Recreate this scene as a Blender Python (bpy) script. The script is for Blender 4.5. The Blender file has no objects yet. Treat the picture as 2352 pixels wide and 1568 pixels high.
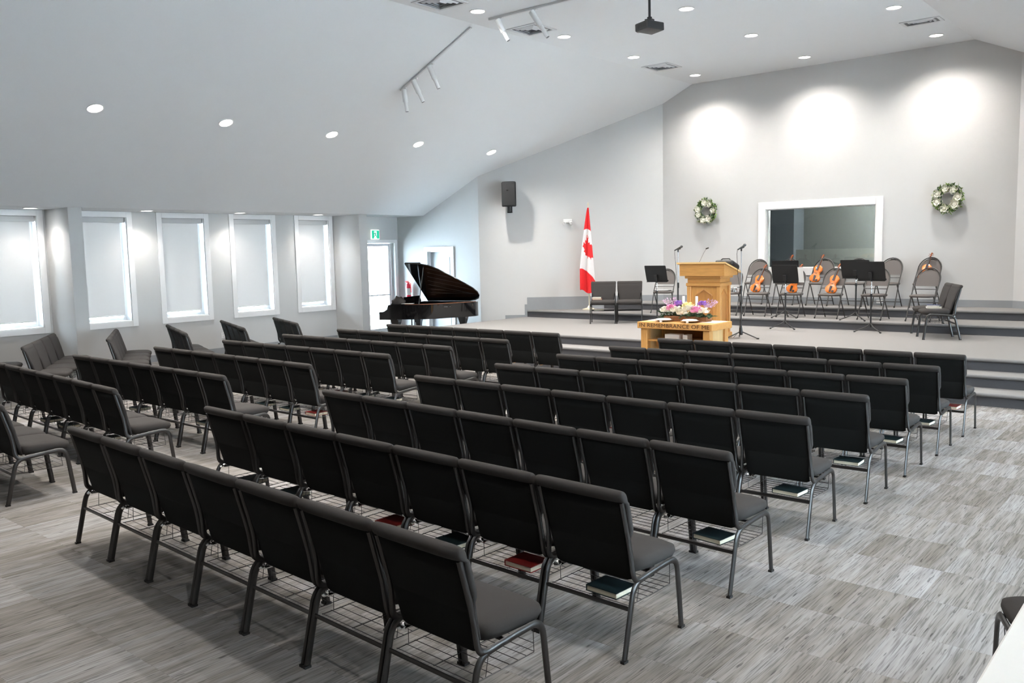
import bpy, bmesh, math, random
from mathutils import Vector, Matrix, noise as mnoise
random.seed(7)
S = bpy.context.scene
COL = S.collection
R = math.radians

# ------------------------------------------------------------------ camera
F_PX, PITCH, YAW, ROLL = 1980.0, 0.10374, 0.70065, -0.022097
cam_d = bpy.data.cameras.new('camera'); cam = bpy.data.objects.new('camera', cam_d); COL.objects.link(cam)
cam_d.sensor_width = 36.0; cam_d.lens = 36.0 * F_PX / 2352.0; cam_d.clip_start = .05; cam_d.clip_end = 200
fw = Vector((-math.sin(YAW) * math.cos(PITCH), math.cos(YAW) * math.cos(PITCH), -math.sin(PITCH)))
rt = Vector((math.cos(YAW), math.sin(YAW), 0)); up = rt.cross(fw)
rt2 = math.cos(ROLL) * rt + math.sin(ROLL) * up; up2 = -math.sin(ROLL) * rt + math.cos(ROLL) * up
cm = Matrix((rt2, up2, -fw)).transposed().to_4x4(); cm.translation = (0, 0, 2.05)
cam.matrix_world = cm
S.camera = cam

# ------------------------------------------------------------------ world, exposure
S.view_settings.view_transform = 'Standard'; S.view_settings.look = 'None'
S.view_settings.gamma = 1.0; S.view_settings.use_curve_mapping = False
S.view_settings.exposure = 0.43
S.cycles.max_bounces = 7; S.cycles.diffuse_bounces = 4; S.cycles.glossy_bounces = 2; S.cycles.transmission_bounces = 3; S.cycles.transparent_max_bounces = 6
S.cycles.sample_clamp_indirect = 6.0; S.cycles.use_adaptive_sampling = True; S.cycles.adaptive_threshold = .25; S.cycles.use_light_tree = False
S.cycles.caustics_reflective = False; S.cycles.caustics_refractive = False
W = bpy.data.worlds.new('overcast_sky'); S.world = W; W.use_nodes = True
bg = W.node_tree.nodes['Background']; bg.inputs[0].default_value = (.72, .87, 1.0, 1); bg.inputs[1].default_value = 32.0

def portal(name, loc, rot, sx, sy):
    l = bpy.data.lights.new(name, 'AREA'); l.shape = 'RECTANGLE'; l.size = sx; l.size_y = sy
    l.cycles.is_portal = True
    o = bpy.data.objects.new(name, l); COL.objects.link(o); o.location = loc; o.rotation_euler = rot
    return o
XL, XR, YB, YF = -16.66, 3.13, 17.93, -3.0        # left wall, right wall, stage wall, rear wall
LW = [(5.45, 6.62), (7.10, 8.27), (8.77, 9.92), (10.40, 11.57), (12.08, 13.17)]   # window trim outlines along the left wall
RWIN = [(2.1, 3.3), (4.8, 6.0), (7.5, 8.7), (10.2, 11.4), (12.9, 14.1)]
for i, (a, b) in enumerate(LW):
    portal('sky_portal', (XL - .36, (a + b) / 2, 1.9), (0, R(-90), 0), 2.1, b - a)
for a, b in RWIN:
    portal('sky_portal', (XR + .36, (a + b) / 2, 1.7), (0, R(90), 0), 2.2, b - a)
portal('sky_portal', (XL - .36, 14.34, 1.17), (0, R(-90), 0), 2.34, 1.6)

# ------------------------------------------------------------------ materials
MATS = {}
def mat(name, col, rough=.6, metal=0., var=.06, scale=40., bump=0., bscale=None, spec=.5, stretch=None, emit=None, coat=0.):
    if name in MATS: return MATS[name]
    m = bpy.data.materials.new(name); m.use_nodes = True; nt = m.node_tree; N = nt.nodes; L = nt.links
    b = N['Principled BSDF']; b.inputs['Roughness'].default_value = rough; b.inputs['Metallic'].default_value = metal
    b.inputs['Specular IOR Level'].default_value = spec
    if coat: b.inputs['Coat Weight'].default_value = coat; b.inputs['Coat Roughness'].default_value = .05
    tc = N.new('ShaderNodeTexCoord'); mp = N.new('ShaderNodeMapping'); L.new(tc.outputs['Object'], mp.inputs[0])
    if stretch: mp.inputs['Scale'].default_value = stretch
    nz = N.new('ShaderNodeTexNoise'); nz.inputs['Scale'].default_value = scale; nz.inputs['Detail'].default_value = 3
    L.new(mp.outputs[0], nz.inputs['Vector'])
    mx = N.new('ShaderNodeMix'); mx.data_type = 'RGBA'
    mx.inputs[6].default_value = (*[max(0, c * (1 - var)) for c in col], 1); mx.inputs[7].default_value = (*[min(1, c * (1 + var)) for c in col], 1)
    L.new(nz.outputs['Fac'], mx.inputs[0]); L.new(mx.outputs[2], b.inputs['Base Color'])
    if bump:
        n2 = N.new('ShaderNodeTexNoise'); n2.inputs['Scale'].default_value = bscale or scale * 4; n2.inputs['Detail'].default_value = 2
        L.new(mp.outputs[0], n2.inputs['Vector'])
        bp = N.new('ShaderNodeBump'); bp.inputs['Strength'].default_value = bump; bp.inputs['Distance'].default_value = .002
        L.new(n2.outputs['Fac'], bp.inputs['Height']); L.new(bp.outputs[0], b.inputs['Normal'])
    if emit:
        b.inputs['Emission Color'].default_value = (*emit[:3], 1); b.inputs['Emission Strength'].default_value = emit[3]
    MATS[name] = m
    return m

def carpet_tile_mat():
    m = bpy.data.materials.new('striped_carpet'); m.use_nodes = True; nt = m.node_tree; N = nt.nodes; L = nt.links
    b = N['Principled BSDF']; b.inputs['Roughness'].default_value = .95; b.inputs['Specular IOR Level'].default_value = .15
    geo = N.new('ShaderNodeNewGeometry'); oi = N.new('ShaderNodeObjectInfo')
    add = N.new('ShaderNodeMath'); add.operation = 'ADD'; L.new(oi.outputs['Random'], add.inputs[0]); L.new(geo.outputs['Random Per Island'], add.inputs[1])
    fr = N.new('ShaderNodeMath'); fr.operation = 'FRACT'; L.new(add.outputs[0], fr.inputs[0])
    rnd = fr.outputs[0]
    off = N.new('ShaderNodeMath'); off.operation = 'MULTIPLY'; off.inputs[1].default_value = 57.; L.new(rnd, off.inputs[0])
    comb = N.new('ShaderNodeCombineXYZ'); L.new(off.outputs[0], comb.inputs[0]); L.new(off.outputs[0], comb.inputs[2])
    va = N.new('ShaderNodeVectorMath'); va.operation = 'ADD'; L.new(geo.outputs['Position'], va.inputs[0]); L.new(comb.outputs[0], va.inputs[1])
    def stripes(sx, sy, sc, det):
        mp = N.new('ShaderNodeMapping'); mp.inputs['Scale'].default_value = (sx, sy, 1); L.new(va.outputs[0], mp.inputs[0])
        n = N.new('ShaderNodeTexNoise'); n.inputs['Scale'].default_value = sc; n.inputs['Detail'].default_value = det; L.new(mp.outputs[0], n.inputs['Vector'])
        return n.outputs['Fac']
    def ramp(src, stops):
        r = N.new('ShaderNodeValToRGB'); e = r.color_ramp.elements
        e[0].position, e[0].color = stops[0]; e[1].position, e[1].color = stops[1]
        for p, c in stops[2:]: x = e.new(p); x.color = c
        L.new(src, r.inputs[0]); return r.outputs[0]
    # broad bands: taupe to pale lilac-grey
    wide = stripes(11, 1.1, 1.0, 2); mid = stripes(42, 2.2, 1.0, 3); fine = stripes(135, 4.5, 1.0, 2); dash = stripes(75, 8.0, 1.0, 1)
    mw = N.new('ShaderNodeMath'); mw.operation = 'MULTIPLY_ADD'; mw.inputs[1].default_value = .36; L.new(rnd, mw.inputs[0]); L.new(wide, mw.inputs[2])
    base = ramp(mw.outputs[0], [(.40, (.205, .186, .166, 1)), (.98, (.355, .346, .35, 1)), (.66, (.28, .263, .25, 1))])
    def mul(a, r):
        x = N.new('ShaderNodeMix'); x.data_type = 'RGBA'; x.blend_type = 'MULTIPLY'; x.inputs[0].default_value = 1; L.new(a, x.inputs[6]); L.new(r, x.inputs[7]); return x.outputs[2]
    c = mul(base, ramp(mid, [(.32, (.82, .82, .82, 1)), (.64, (1.06, 1.06, 1.06, 1))]))
    c = mul(c, ramp(fine, [(.34, (.60, .60, .60, 1)), (.53, (1.02, 1.02, 1.02, 1))]))
    c = mul(c, ramp(dash, [(.26, (.50, .50, .51, 1)), (.325, (1, 1, 1, 1))]))
    L.new(c, b.inputs['Base Color'])
    bp = N.new('ShaderNodeBump'); bp.inputs['Strength'].default_value = .35; bp.inputs['Distance'].default_value = .0006
    L.new(fine, bp.inputs['Height']); L.new(bp.outputs[0], b.inputs['Normal'])
    return m

M_WALL = mat('pale_grey_paint', (.60, .60, .595), .8, var=.012, scale=3, bump=.05, bscale=90)
M_CEIL = mat('white_ceiling_paint', (.78, .79, .795), .9, var=.01, scale=3, bump=.05, bscale=120)
M_TRIM = mat('white_gloss_trim', (.85, .85, .85), .35, var=.01, scale=5)
M_BASE = mat('grey_rubber_baseboard', (.30, .315, .33), .55, var=.04, scale=12)
M_STAGE = mat('grey_stage_carpet', (.235, .225, .220), .95, var=.14, scale=160, bump=.5, bscale=500, spec=.15)
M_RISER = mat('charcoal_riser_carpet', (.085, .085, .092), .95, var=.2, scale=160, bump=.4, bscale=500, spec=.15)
M_NOSE = mat('charcoal_step_nosing', (.20, .195, .195), .8, var=.08, scale=90, bump=.3)
M_CARPET = carpet_tile_mat()
M_FAB = mat('charcoal_upholstery', (.046, .042, .040), .95, var=.25, scale=420, bump=.5, bscale=900, spec=.2)
M_BACKFAB = mat('black_back_cover', (.0075, .0082, .0080), .9, var=.2, scale=300, bump=.3, bscale=700, spec=.2)
M_STEEL = mat('pewter_steel', (.085, .083, .082), .36, 1.0, var=.06, scale=30)
M_CHROME = mat('polished_chrome', (.75, .75, .76), .12, 1.0, var=.03, scale=20)
M_WIRE = mat('dark_wire', (.09, .09, .095), .4, .8, var=.05)
M_RUB = mat('black_rubber', (.012, .012, .012), .6, var=.1)
M_BLACK = mat('satin_black', (.012, .012, .013), .45, var=.1)
M_PIANO = mat('black_lacquer', (.004, .004, .0045), .06, var=.05, coat=.6)
M_OAK = mat('honey_oak', (.56, .285, .085), .42, var=.22, scale=7, stretch=(6, 6, .8), bump=.1)
M_OAKX = mat('honey_oak_cross_grain', (.56, .285, .085), .42, var=.22, scale=7, stretch=(.8, 6, 6), bump=.1)
M_OAKD = mat('darker_oak_panel', (.44, .20, .055), .45, var=.2, scale=7, stretch=(6, 6, .8))
M_LETTER = mat('burnt_brown_letter', (.10, .045, .018), .7, var=.1)
M_WHITE = mat('white_plastic', (.80, .80, .79), .4, var=.01)
M_PAPER = mat('white_paper', (.80, .79, .76), .8, var=.03)
M_CREAM = mat('cream_page_edge', (.72, .66, .52), .85, var=.12, scale=200, stretch=(1, 1, 8))
M_BOOKR = mat('dark_red_cover', (.20, .012, .010), .5, var=.1)
M_BOOKG = mat('dark_teal_cover', (.008, .022, .026), .5, var=.1)
M_BOOKB = mat('navy_blue_cover', (.02, .03, .12), .5, var=.1)
M_GREYFAB = mat('warm_grey_fabric', (.125, .112, .106), .95, var=.2, scale=300, bump=.4, bscale=800, spec=.2)
M_FOLD = mat('dark_grey_painted_tube', (.055, .053, .052), .45, .5, var=.06)
M_LEAF = mat('green_leaf', (.17, .27, .06), .6, var=.45, scale=18)
M_LEAFD = mat('dark_green_leaf', (.035, .075, .03), .6, var=.4, scale=18)
M_ROSEW = mat('ivory_petal', (.86, .84, .72), .7, var=.06, scale=25)
M_ROSEP = mat('pink_petal', (.80, .30, .52), .7, var=.15, scale=25)
M_ROSEV = mat('violet_petal', (.34, .17, .58), .7, var=.2, scale=25)
M_ROSEY = mat('pale_yellow_petal', (.85, .74, .36), .7, var=.1, scale=25)
M_ROSEM = mat('mauve_spray', (.66, .45, .60), .7, var=.2, scale=25)
M_BASKET = mat('brown_wicker', (.22, .085, .03), .8, var=.4, scale=60, bump=.6)
M_VIO = mat('orange_violin_varnish', (.66, .17, .025), .16, var=.22, scale=9, stretch=(8, 8, 1), coat=.5)
M_VIOD = mat('dark_violin_neck', (.26, .07, .025), .25, var=.2, scale=20)
M_EBONY = mat('ebony', (.010, .009, .008), .3, var=.1)
M_RED = mat('flag_red', (.78, .018, .022), .75, var=.06, scale=30)
M_FLAGW = mat('flag_white', (.83, .80, .80), .75, var=.03, scale=30)
M_BRASS = mat('pale_flag_pole', (.72, .66, .52), .4, .2, var=.06)
M_LENS = mat('lit_lamp_lens', (.95, .95, .92), .5, var=0, emit=(1, .97, .93, 14))
M_VENTD = mat('vent_shadow_grey', (.16, .16, .165), .7, var=.05)
M_VENT = mat('vent_white_enamel', (.66, .66, .66), .5, var=.01)
M_GREEN = mat('exit_green', (.0, .38, .20), .5, var=.02, emit=(0, .5, .27, .6))
M_EXITW = mat('exit_white', (.85, .88, .86), .5, var=.01, emit=(.9, 1, .95, .7))
M_DARKROOM = mat('dark_grey_wall_paint', (.16, .165, .16), .85, var=.03, scale=4)
M_DARKBLUE = mat('blue_grey_wall_paint', (.13, .145, .165), .85, var=.03, scale=4)
M_GOLD = mat('bronze_piano_plate', (.15, .05, .016), .4, .3, var=.12)
M_DOOR = mat('pale_door_paint', (.62, .65, .68), .5, var=.01)
M_EXTRED = mat('extinguisher_red', (.62, .02, .05), .3, var=.03)
M_GRILLE = mat('speaker_grille', (.012, .012, .0125), .6, var=.3, scale=300, bump=.6, bscale=600)
M_LEDGE = mat('white_laminate', (.82, .82, .80), .3, var=.01)
def glass_mat(name, tint, rough=0.):
    m = bpy.data.materials.new(name); m.use_nodes = True; nt = m.node_tree; N = nt.nodes; L = nt.links
    for n in list(N): N.remove(n)
    o = N.new('ShaderNodeOutputMaterial'); t = N.new('ShaderNodeBsdfTransparent'); g = N.new('ShaderNodeBsdfGlossy'); x = N.new('ShaderNodeMixShader')
    t.inputs[0].default_value = (*tint, 1); g.inputs['Roughness'].default_value = rough
    fr = N.new('ShaderNodeFresnel'); fr.inputs[0].default_value = 1.45
    L.new(fr.outputs[0], x.inputs[0]); L.new(t.outputs[0], x.inputs[1]); L.new(g.outputs[0], x.inputs[2]); L.new(x.outputs[0], o.inputs[0])
    return m
M_GLASS = glass_mat('clear_glass', (.95, .97, .97)); M_BOOTHGLASS = glass_mat('booth_glass', (.75, .80, .80))
def blind_mat():
    m = bpy.data.materials.new('screen_blind_cloth'); m.use_nodes = True; nt = m.node_tree; N = nt.nodes; L = nt.links
    for n in list(N): N.remove(n)
    o = N.new('ShaderNodeOutputMaterial'); d = N.new('ShaderNodeBsdfDiffuse'); t = N.new('ShaderNodeBsdfTranslucent'); a = N.new('ShaderNodeAddShader')
    d.inputs[0].default_value = (.42, .41, .41, 1); t.inputs[0].default_value = (.212, .200, .190, 1)
    w = N.new('ShaderNodeTexNoise'); w.inputs['Scale'].default_value = 260
    mx = N.new('ShaderNodeMix'); mx.data_type = 'RGBA'; mx.inputs[6].default_value = (.40, .39, .39, 1); mx.inputs[7].default_value = (.45, .44, .44, 1)
    L.new(w.outputs['Fac'], mx.inputs[0]); L.new(mx.outputs[2], d.inputs[0])
    L.new(d.outputs[0], a.inputs[0]); L.new(t.outputs[0], a.inputs[1]); L.new(a.outputs[0], o.inputs[0])
    return m
M_BLIND = blind_mat()

# ------------------------------------------------------------------ mesh helpers
def bx(bm, x0, x1, y0, y1, z0, z1, T=None):
    v = [bm.verts.new(p) for p in ((x0,y0,z0),(x1,y0,z0),(x1,y1,z0),(x0,y1,z0),(x0,y0,z1),(x1,y0,z1),(x1,y1,z1),(x0,y1,z1))]
    for f in ((3,2,1,0),(4,5,6,7),(0,1,5,4),(1,2,6,5),(2,3,7,6),(3,0,4,7)): bm.faces.new([v[i] for i in f])
    if T is not None:
        for q in v: q.co = T @ q.co
    return v
def rbox(x0, x1, y0, y1, z0, z1, r=.01, seg=2, T=None):
    bm = bmesh.new(); bx(bm, x0, x1, y0, y1, z0, z1)
    bmesh.ops.bevel(bm, geom=bm.edges[:] , offset=r, segments=seg, profile=.5, affect='EDGES')
    if T is not None: bm.transform(T)
    return bm
def merge(bm, other):
    vs = {}
    for v in other.verts: vs[v] = bm.verts.new(v.co)
    for f in other.faces:
        nf = bm.faces.new([vs[v] for v in f.verts]); nf.smooth = f.smooth
    other.free()
def loft(bm, rings, cap=True, closed=True):
    """rings: list of lists of points of the same length"""
    rv = [[bm.verts.new(p) for p in r] for r in rings]; n = len(rv[0])
    for a, b in zip(rv, rv[1:]):
        for i in range(n if closed else n - 1):
            j = (i + 1) % n; bm.faces.new((a[i], a[j], b[j], b[i]))
    if cap:
        bm.faces.new(rv[0][::-1]); bm.faces.new(rv[-1])
    return rv
def tube(bm, pts, r, n=8, ry=None, cap=True):
    """sweep an ellipse (r sideways, ry in the bend plane) along pts"""
    P = [Vector(p) for p in pts]; rings = []; prev = None
    for i, p in enumerate(P):
        d = ((P[i+1] - p) if i == 0 else (p - P[i-1]) if i == len(P) - 1 else (P[i+1] - P[i-1])).normalized()
        if prev is None:
            a = Vector((1, 0, 0)) if abs(d.x) < .8 else Vector((0, 1, 0)); u = (a - d * a.dot(d)).normalized()
        else:
            u = (prev - d * prev.dot(d)).normalized()
        prev = u; w = d.cross(u); rr = r[i] if isinstance(r, (list, tuple)) else r; q = ry if ry else rr
        rings.append([p + u * math.cos(2*math.pi*k/n) * rr + w * math.sin(2*math.pi*k/n) * q for k in range(n)])
    loft(bm, rings, cap)
def lathe(bm, prof, n=20, T=None, cap=True):
    rings = [[Vector((max(r, 1e-4) * math.cos(2*math.pi*k/n), max(r, 1e-4) * math.sin(2*math.pi*k/n), z)) for k in range(n)] for r, z in prof]
    if T is not None: rings = [[T @ p for p in r] for r in rings]
    loft(bm, rings, cap)
def prism(bm, poly, z0, z1, T=None):
    a = [Vector((x, y, z0)) for x, y in poly]; b = [Vector((x, y, z1)) for x, y in poly]
    if T is not None: a = [T @ p for p in a]; b = [T @ p for p in b]
    loft(bm, [a, b])
def bend(pts, rad, n=5):
    """round the corners of a polyline"""
    P = [Vector(p) for p in pts]; out = [P[0]]
    for i in range(1, len(P) - 1):
        a, b, c = P[i-1], P[i], P[i+1]; d1 = (a - b); d2 = (c - b); k = min(rad, d1.length * .49, d2.length * .49)
        p1 = b + d1.normalized() * k; p2 = b + d2.normalized() * k
        for t in range(n + 1):
            u = t / n; out.append(p1 * (1-u)**2 + b * 2*u*(1-u) + p2 * u**2)
    out.append(P[-1]); return out
def obj(name, bm, m, parent=None, smooth=False, auto=True):
    bmesh.ops.recalc_face_normals(bm, faces=bm.faces[:])
    me = bpy.data.meshes.new(name); bm.to_mesh(me); bm.free()
    me.materials.append(m)
    if smooth:
        me.polygons.foreach_set('use_smooth', [True] * len(me.polygons))
        if auto:
            try: me.set_sharp_from_angle(angle=R(42))
            except Exception: pass
    o = bpy.data.objects.new(name, me); COL.objects.link(o)
    if parent: o.parent = parent
    return o
def thing(name, label, cat, loc=(0, 0, 0), rotz=0., group=None):
    o = bpy.data.objects.new(name, None); COL.objects.link(o); o.empty_display_size = .1
    o.location = loc; o.rotation_euler = (0, 0, rotz)
    if label: o['label'] = label
    if cat: o['category'] = cat
    if group: o['group'] = group
    return o
def tag(o, label, cat, group=None):
    o['label'] = label; o['category'] = cat
    if group: o['group'] = group
    return o
def struct(name, bm=None, m=None, smooth=False, loc=None):
    if bm is None:
        o = bpy.data.objects.new(name, None); COL.objects.link(o)
    else: o = obj(name, bm, m, None, smooth)
    if loc: o.location = loc
    o['kind'] = 'structure'; return o
def copy_tree(o, parent=None):
    c = o.copy(); COL.objects.link(c)
    if parent: c.parent = parent
    for ch in o.children: copy_tree(ch, c)
    return c
def B(): return bmesh.new()
ORD = ['zeroth', 'first', 'second', 'third', 'fourth', 'fifth', 'sixth', 'seventh', 'eighth', 'ninth', 'tenth']
TR = Matrix.Translation
def RX(a): return Matrix.Rotation(R(a), 4, 'X')
def RY(a): return Matrix.Rotation(R(a), 4, 'Y')
def RZ(a): return Matrix.Rotation(R(a), 4, 'Z')

# ------------------------------------------------------------------ room shell
SL, XC0, XC1, ZF = .45, -9.64, -3.89, 5.715
XS0, XS1 = -15.69, 2.16
def ceil_z(x):
    if x < XS0 or x > XS1: return 2.9925
    if x < XC0: return ZF - SL * (XC0 - x)
    if x > XC1: return ZF - SL * (x - XC1)
    return ZF
bm = B()
prof = [(XL - .3, 2.9925), (XS0, 2.9925), (XC0, ZF), (XC1, ZF), (XS1, 2.9925), (XR + .3, 2.9925)]
loop = prof + [(x, z + .2) for x, z in reversed(prof)]
for a, b in zip(range(5), range(1, 6)):
    q = [prof[a], prof[b], (prof[b][0], prof[b][1] + .2), (prof[a][0], prof[a][1] + .2)]
    loft(bm, [[Vector((x, YF - .3, z)) for x, z in q], [Vector((x, YB + .3, z)) for x, z in q]])
struct('ceiling', bm, M_CEIL)

bm = B(); bx(bm, XL - .3, XR + .3, YF - .3, YB + .3, -.2, -.012)
floor = struct('floor', bm, mat('floor_slab', (.2, .2, .2), .9))

def wall(name, A, Bp, t, openings=(), breaks=(), m=M_WALL, zt=None):
    """vertical wall from A to Bp (room face), thickness t to the left of A->Bp"""
    A = Vector((*A, 0)); Bp = Vector((*Bp, 0)); d = (Bp - A); Ln = d.length; d.normalize(); n = Vector((-d.y, d.x, 0))
    ss = sorted({0., Ln, *breaks, *[o[0] for o in openings], *[o[1] for o in openings]})
    bm = B()
    def top(s):
        return zt if zt else ceil_z((A + d * s).x)
    def pr(s0, s1, z0, za, zb):
        p0, p1 = A + d * s0, A + d * s1
        loft(bm, [[p0 + Vector((0,0,z0)), p1 + Vector((0,0,z0)), p1 + Vector((0,0,zb)), p0 + Vector((0,0,za))],
                  [p0 + n*t + Vector((0,0,z0)), p1 + n*t + Vector((0,0,z0)), p1 + n*t + Vector((0,0,zb)), p0 + n*t + Vector((0,0,za))]])
    for s0, s1 in zip(ss, ss[1:]):
        op = [o for o in openings if o[0] <= s0 + 1e-6 and o[1] >= s1 - 1e-6]
        if op:
            _, _, z0, z1 = op[0]
            if z0 > 0: pr(s0, s1, 0, z0, z0)
            pr(s0, s1, z1, top(s0), top(s1))
        else: pr(s0, s1, 0, top(s0), top(s1))
    return struct(name, bm, m)
TW = .11                                                   # window trim width
ops = [(a + TW - YF, b - TW - YF, .86, 2.88) for a, b in LW] + [(13.54 - YF, 15.14 - YF, 0, 2.34)]
wall('wall_left', (XL, YF), (XL, 15.27), .3, ops, zt=2.9925)
DA, DB = (-13.83, 15.27), (-10.40, YB)
DOOR2 = (-15.58, -14.78)
wall('wall_alcove', (XL, 15.27), DA, .25, [(DOOR2[0] - XL, DOOR2[1] - XL, 0, 2.10)], breaks=(XS0 - XL,))
wall('wall_diagonal', DA, DB, .25)
wall('wall_back', DB, (-3.13, YB), .25, [(-7.88 + 10.4, -5.58 + 10.4, 1.58, 2.83)], breaks=(10.4 + XC0, 10.4 + XC1))
wall('wall_diagonal_far', (-3.13, YB), (.30, 15.27), .25)
wall('wall_alcove_far', (.30, 15.27), (XR, 15.27), .25, breaks=(XS1 - .30,))
wall('wall_right', (XR, 15.27), (XR, YF), .3, [(15.27 - b, 15.27 - a, .6, 2.8) for a, b in RWIN], zt=2.9925)
wall('wall_rear', (XR, YF), (XL, YF), .3, breaks=(XR - XS1, XR - XC1, XR - XC0, XR - XS0))
for i, (y0, y1) in enumerate(((6.66, 6.90), (13.19, 13.42))):
    bm = B(); bx(bm, XL, XS0, y0, y1, 0, 2.9925)
    struct('wall_fin', bm, M_WALL)

# carpet tiles: the nearest 300 in view one by one, the others joined
TS = .53
def tile_bm(bm, x, y):
    g = .0002; h = .0006
    lo = [(x+g, y+g), (x+TS-g, y+g), (x+TS-g, y+TS-g), (x+g, y+TS-g)]; e = .003
    hi = [(x+g+e, y+g+e), (x+TS-g-e, y+g+e), (x+TS-g-e, y+TS-g-e), (x+g+e, y+TS-g-e)]
    a = [bm.verts.new((*p, -.012)) for p in lo]; b = [bm.verts.new((*p, -h)) for p in lo]; c = [bm.verts.new((*p, 0)) for p in hi]
    for i in range(4):
        j = (i + 1) % 4
        bm.faces.new((a[i], a[j], b[j], b[i])); bm.faces.new((b[i], b[j], c[j], c[i]))
    bm.faces.new(c)
tiles = []
nx0, nx1 = math.floor((XL - .1) / TS), math.ceil((XR + .1) / TS)
X0 = -1.85
for i in range(-29, 10):
    for j in range(-16, 15):
        x = X0 + i * TS; y = 4.65 + j * TS
        if x + TS < XL or x > XR or y + TS < YF or y > 13.0 and x > -13: continue
        if y > 15.3: continue
        c = Vector((x + TS/2, y + TS/2, 0)); v = c - Vector((0, 0, 2.05)); zc = v.dot(fw)
        vis = False; key = 1e9
        if zc > .5:
            px = 1176 + F_PX * v.dot(rt2) / zc; py = 784 - F_PX * v.dot(up2) / zc
            vis = -60 < px < 2400 and py < 1640 and y < 12.0
            key = zc
        tiles.append((key if vis else 1e6 + abs(x) + abs(y), x, y))
tiles.sort()
tm = B(); tile_bm(tm, 0, 0); bmesh.ops.recalc_face_normals(tm, faces=tm.faces[:]); tme = bpy.data.meshes.new('carpet_tile'); tm.to_mesh(tme); tm.free(); tme.materials.append(M_CARPET)
for k, x, y in tiles[:300]:
    o = bpy.data.objects.new('carpet_tile', tme); COL.objects.link(o); o.location = (x, y, 0); o.parent = floor
bm = B()
for k, x, y in tiles[300:]: tile_bm(bm, x, y)
o = obj('carpet_tiles_beyond', bm, M_CARPET, floor); o['kind'] = 'stuff'

# stage: three risers to the platform, two more behind
SH = .165; S0, S1, S2 = 3*SH, 4*SH, 5*SH
def dwall_y(x): return DA[1] + (x - DA[0]) * (DB[1] - DA[1]) / (DB[0] - DA[0])
def dwall_far_y(x): return YB - (x + 3.13) * (YB - 15.27) / 3.43
stage = struct('stage')
def slab(name, xl, xr, yf, z0, z1, nose=True, left=True):
    """carpeted level from the front line yf back to the walls"""
    lo = xl; hi = xr
    poly = [(lo, yf), (hi, yf)]
    if dwall_far_y(hi) < YB and hi > -3.13: poly += [(hi, max(yf, min(15.27, 99) if hi > .3 else dwall_far_y(hi)))]
    if hi > .3: poly += [(.3, 15.27)]
    poly += [(-3.13, YB), (-10.40, YB)]
    if lo < DA[0]: poly += [DA, (lo, 15.27)]
    else: poly += [(lo, dwall_y(lo))]
    ded = []
    for p in poly:
        if not ded or (Vector(p) - Vector(ded[-1])).length > 1e-4: ded.append(p)
    bm = B(); prism(bm, ded, z0, z1); o = obj(name, bm, M_STAGE, stage)
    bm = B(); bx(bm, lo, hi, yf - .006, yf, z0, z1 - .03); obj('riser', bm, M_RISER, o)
    bm = B(); tube(bm, [(lo - .012, yf - .012, z1 - .022), (hi, yf - .012, z1 - .022)], .024, 10)
    if left:
        tube(bm, [(lo - .012, yf - .012, z1 - .022), (lo - .012, dwall_y(lo) - .03 if lo > DA[0] else 15.24, z1 - .022)], .024, 10)
    obj('nosing', bm, M_NOSE, o, smooth=True)
    return o
slab('step', -13.74, 2.0, 11.93, 0, SH)
slab('step', -13.37, 1.6, 12.38, SH, 2*SH)
slab('platform', -13.00, 1.2, 12.80, 2*SH, S0)
def upper(xlw, yf, z0, z1):
    # from the diagonal wall to the far diagonal wall
    xa = DA[0] + (yf - DA[1]) * (DB[0] - DA[0]) / (DB[1] - DA[1]); xb = -3.13 + (YB - yf) * 3.43 / (YB - 15.27)
    bm = B(); prism(bm, [(xa, yf), (xb, yf), (-3.13, YB), (-10.40, YB)], z0, z1); o = obj('platform', bm, M_STAGE, stage)
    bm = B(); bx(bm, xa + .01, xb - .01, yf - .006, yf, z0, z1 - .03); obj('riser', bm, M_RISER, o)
    bm = B(); tube(bm, [(xa + .03, yf - .012, z1 - .022), (xb - .03, yf - .012, z1 - .022)], .024, 10); obj('nosing', bm, M_NOSE, o, smooth=True)
    return xa, xb
xe1, xe1b = upper(0, 15.95, S0, S1)
xe2, xe2b = upper(0, 17.07, S1, S2)

# baseboards
BH = .135
def baseboard(name, pts, z, h=BH, t=.012):
    bm = B()
    for a, b in zip(pts, pts[1:]):
        A = Vector((*a, z)); Bq = Vector((*b, z)); d = (Bq - A).normalized(); n = Vector((d.y, -d.x, 0)) * t
        if (Bq - A).length < 1e-3: continue
        loft(bm, [[A, Bq, Bq + n, A + n], [A + Vector((0,0,h)), Bq + Vector((0,0,h)), Bq + n + Vector((0,0,h)), A + n + Vector((0,0,h))]])
    return struct(name, bm, M_BASE)
def dp(x): return (x, dwall_y(x))
baseboard('baseboard_back', [(xe2, 17.07), DB, (-3.13, YB), (xe2b, 17.07)], S2)
baseboard('baseboard_diagonal', [dp(xe1), dp(xe2)], S1, SH + BH)
baseboard('baseboard_diagonal_low', [dp(-13.0), dp(xe1)], S0, SH + BH)
baseboard('baseboard_steps', [dp(-13.37), dp(-13.0)], 2*SH, SH + .05)
baseboard('baseboard_steps_low', [DA, dp(-13.37)], SH, SH + .05)
baseboard('baseboard_left', [(XL, YF), (XL, 6.66)], 0); baseboard('baseboard_left_windows', [(XL, 6.90), (XL, 13.19)], 0)
baseboard('baseboard_alcove', [(XL, 15.27), (DOOR2[0] - .12, 15.27)], 0)

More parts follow.
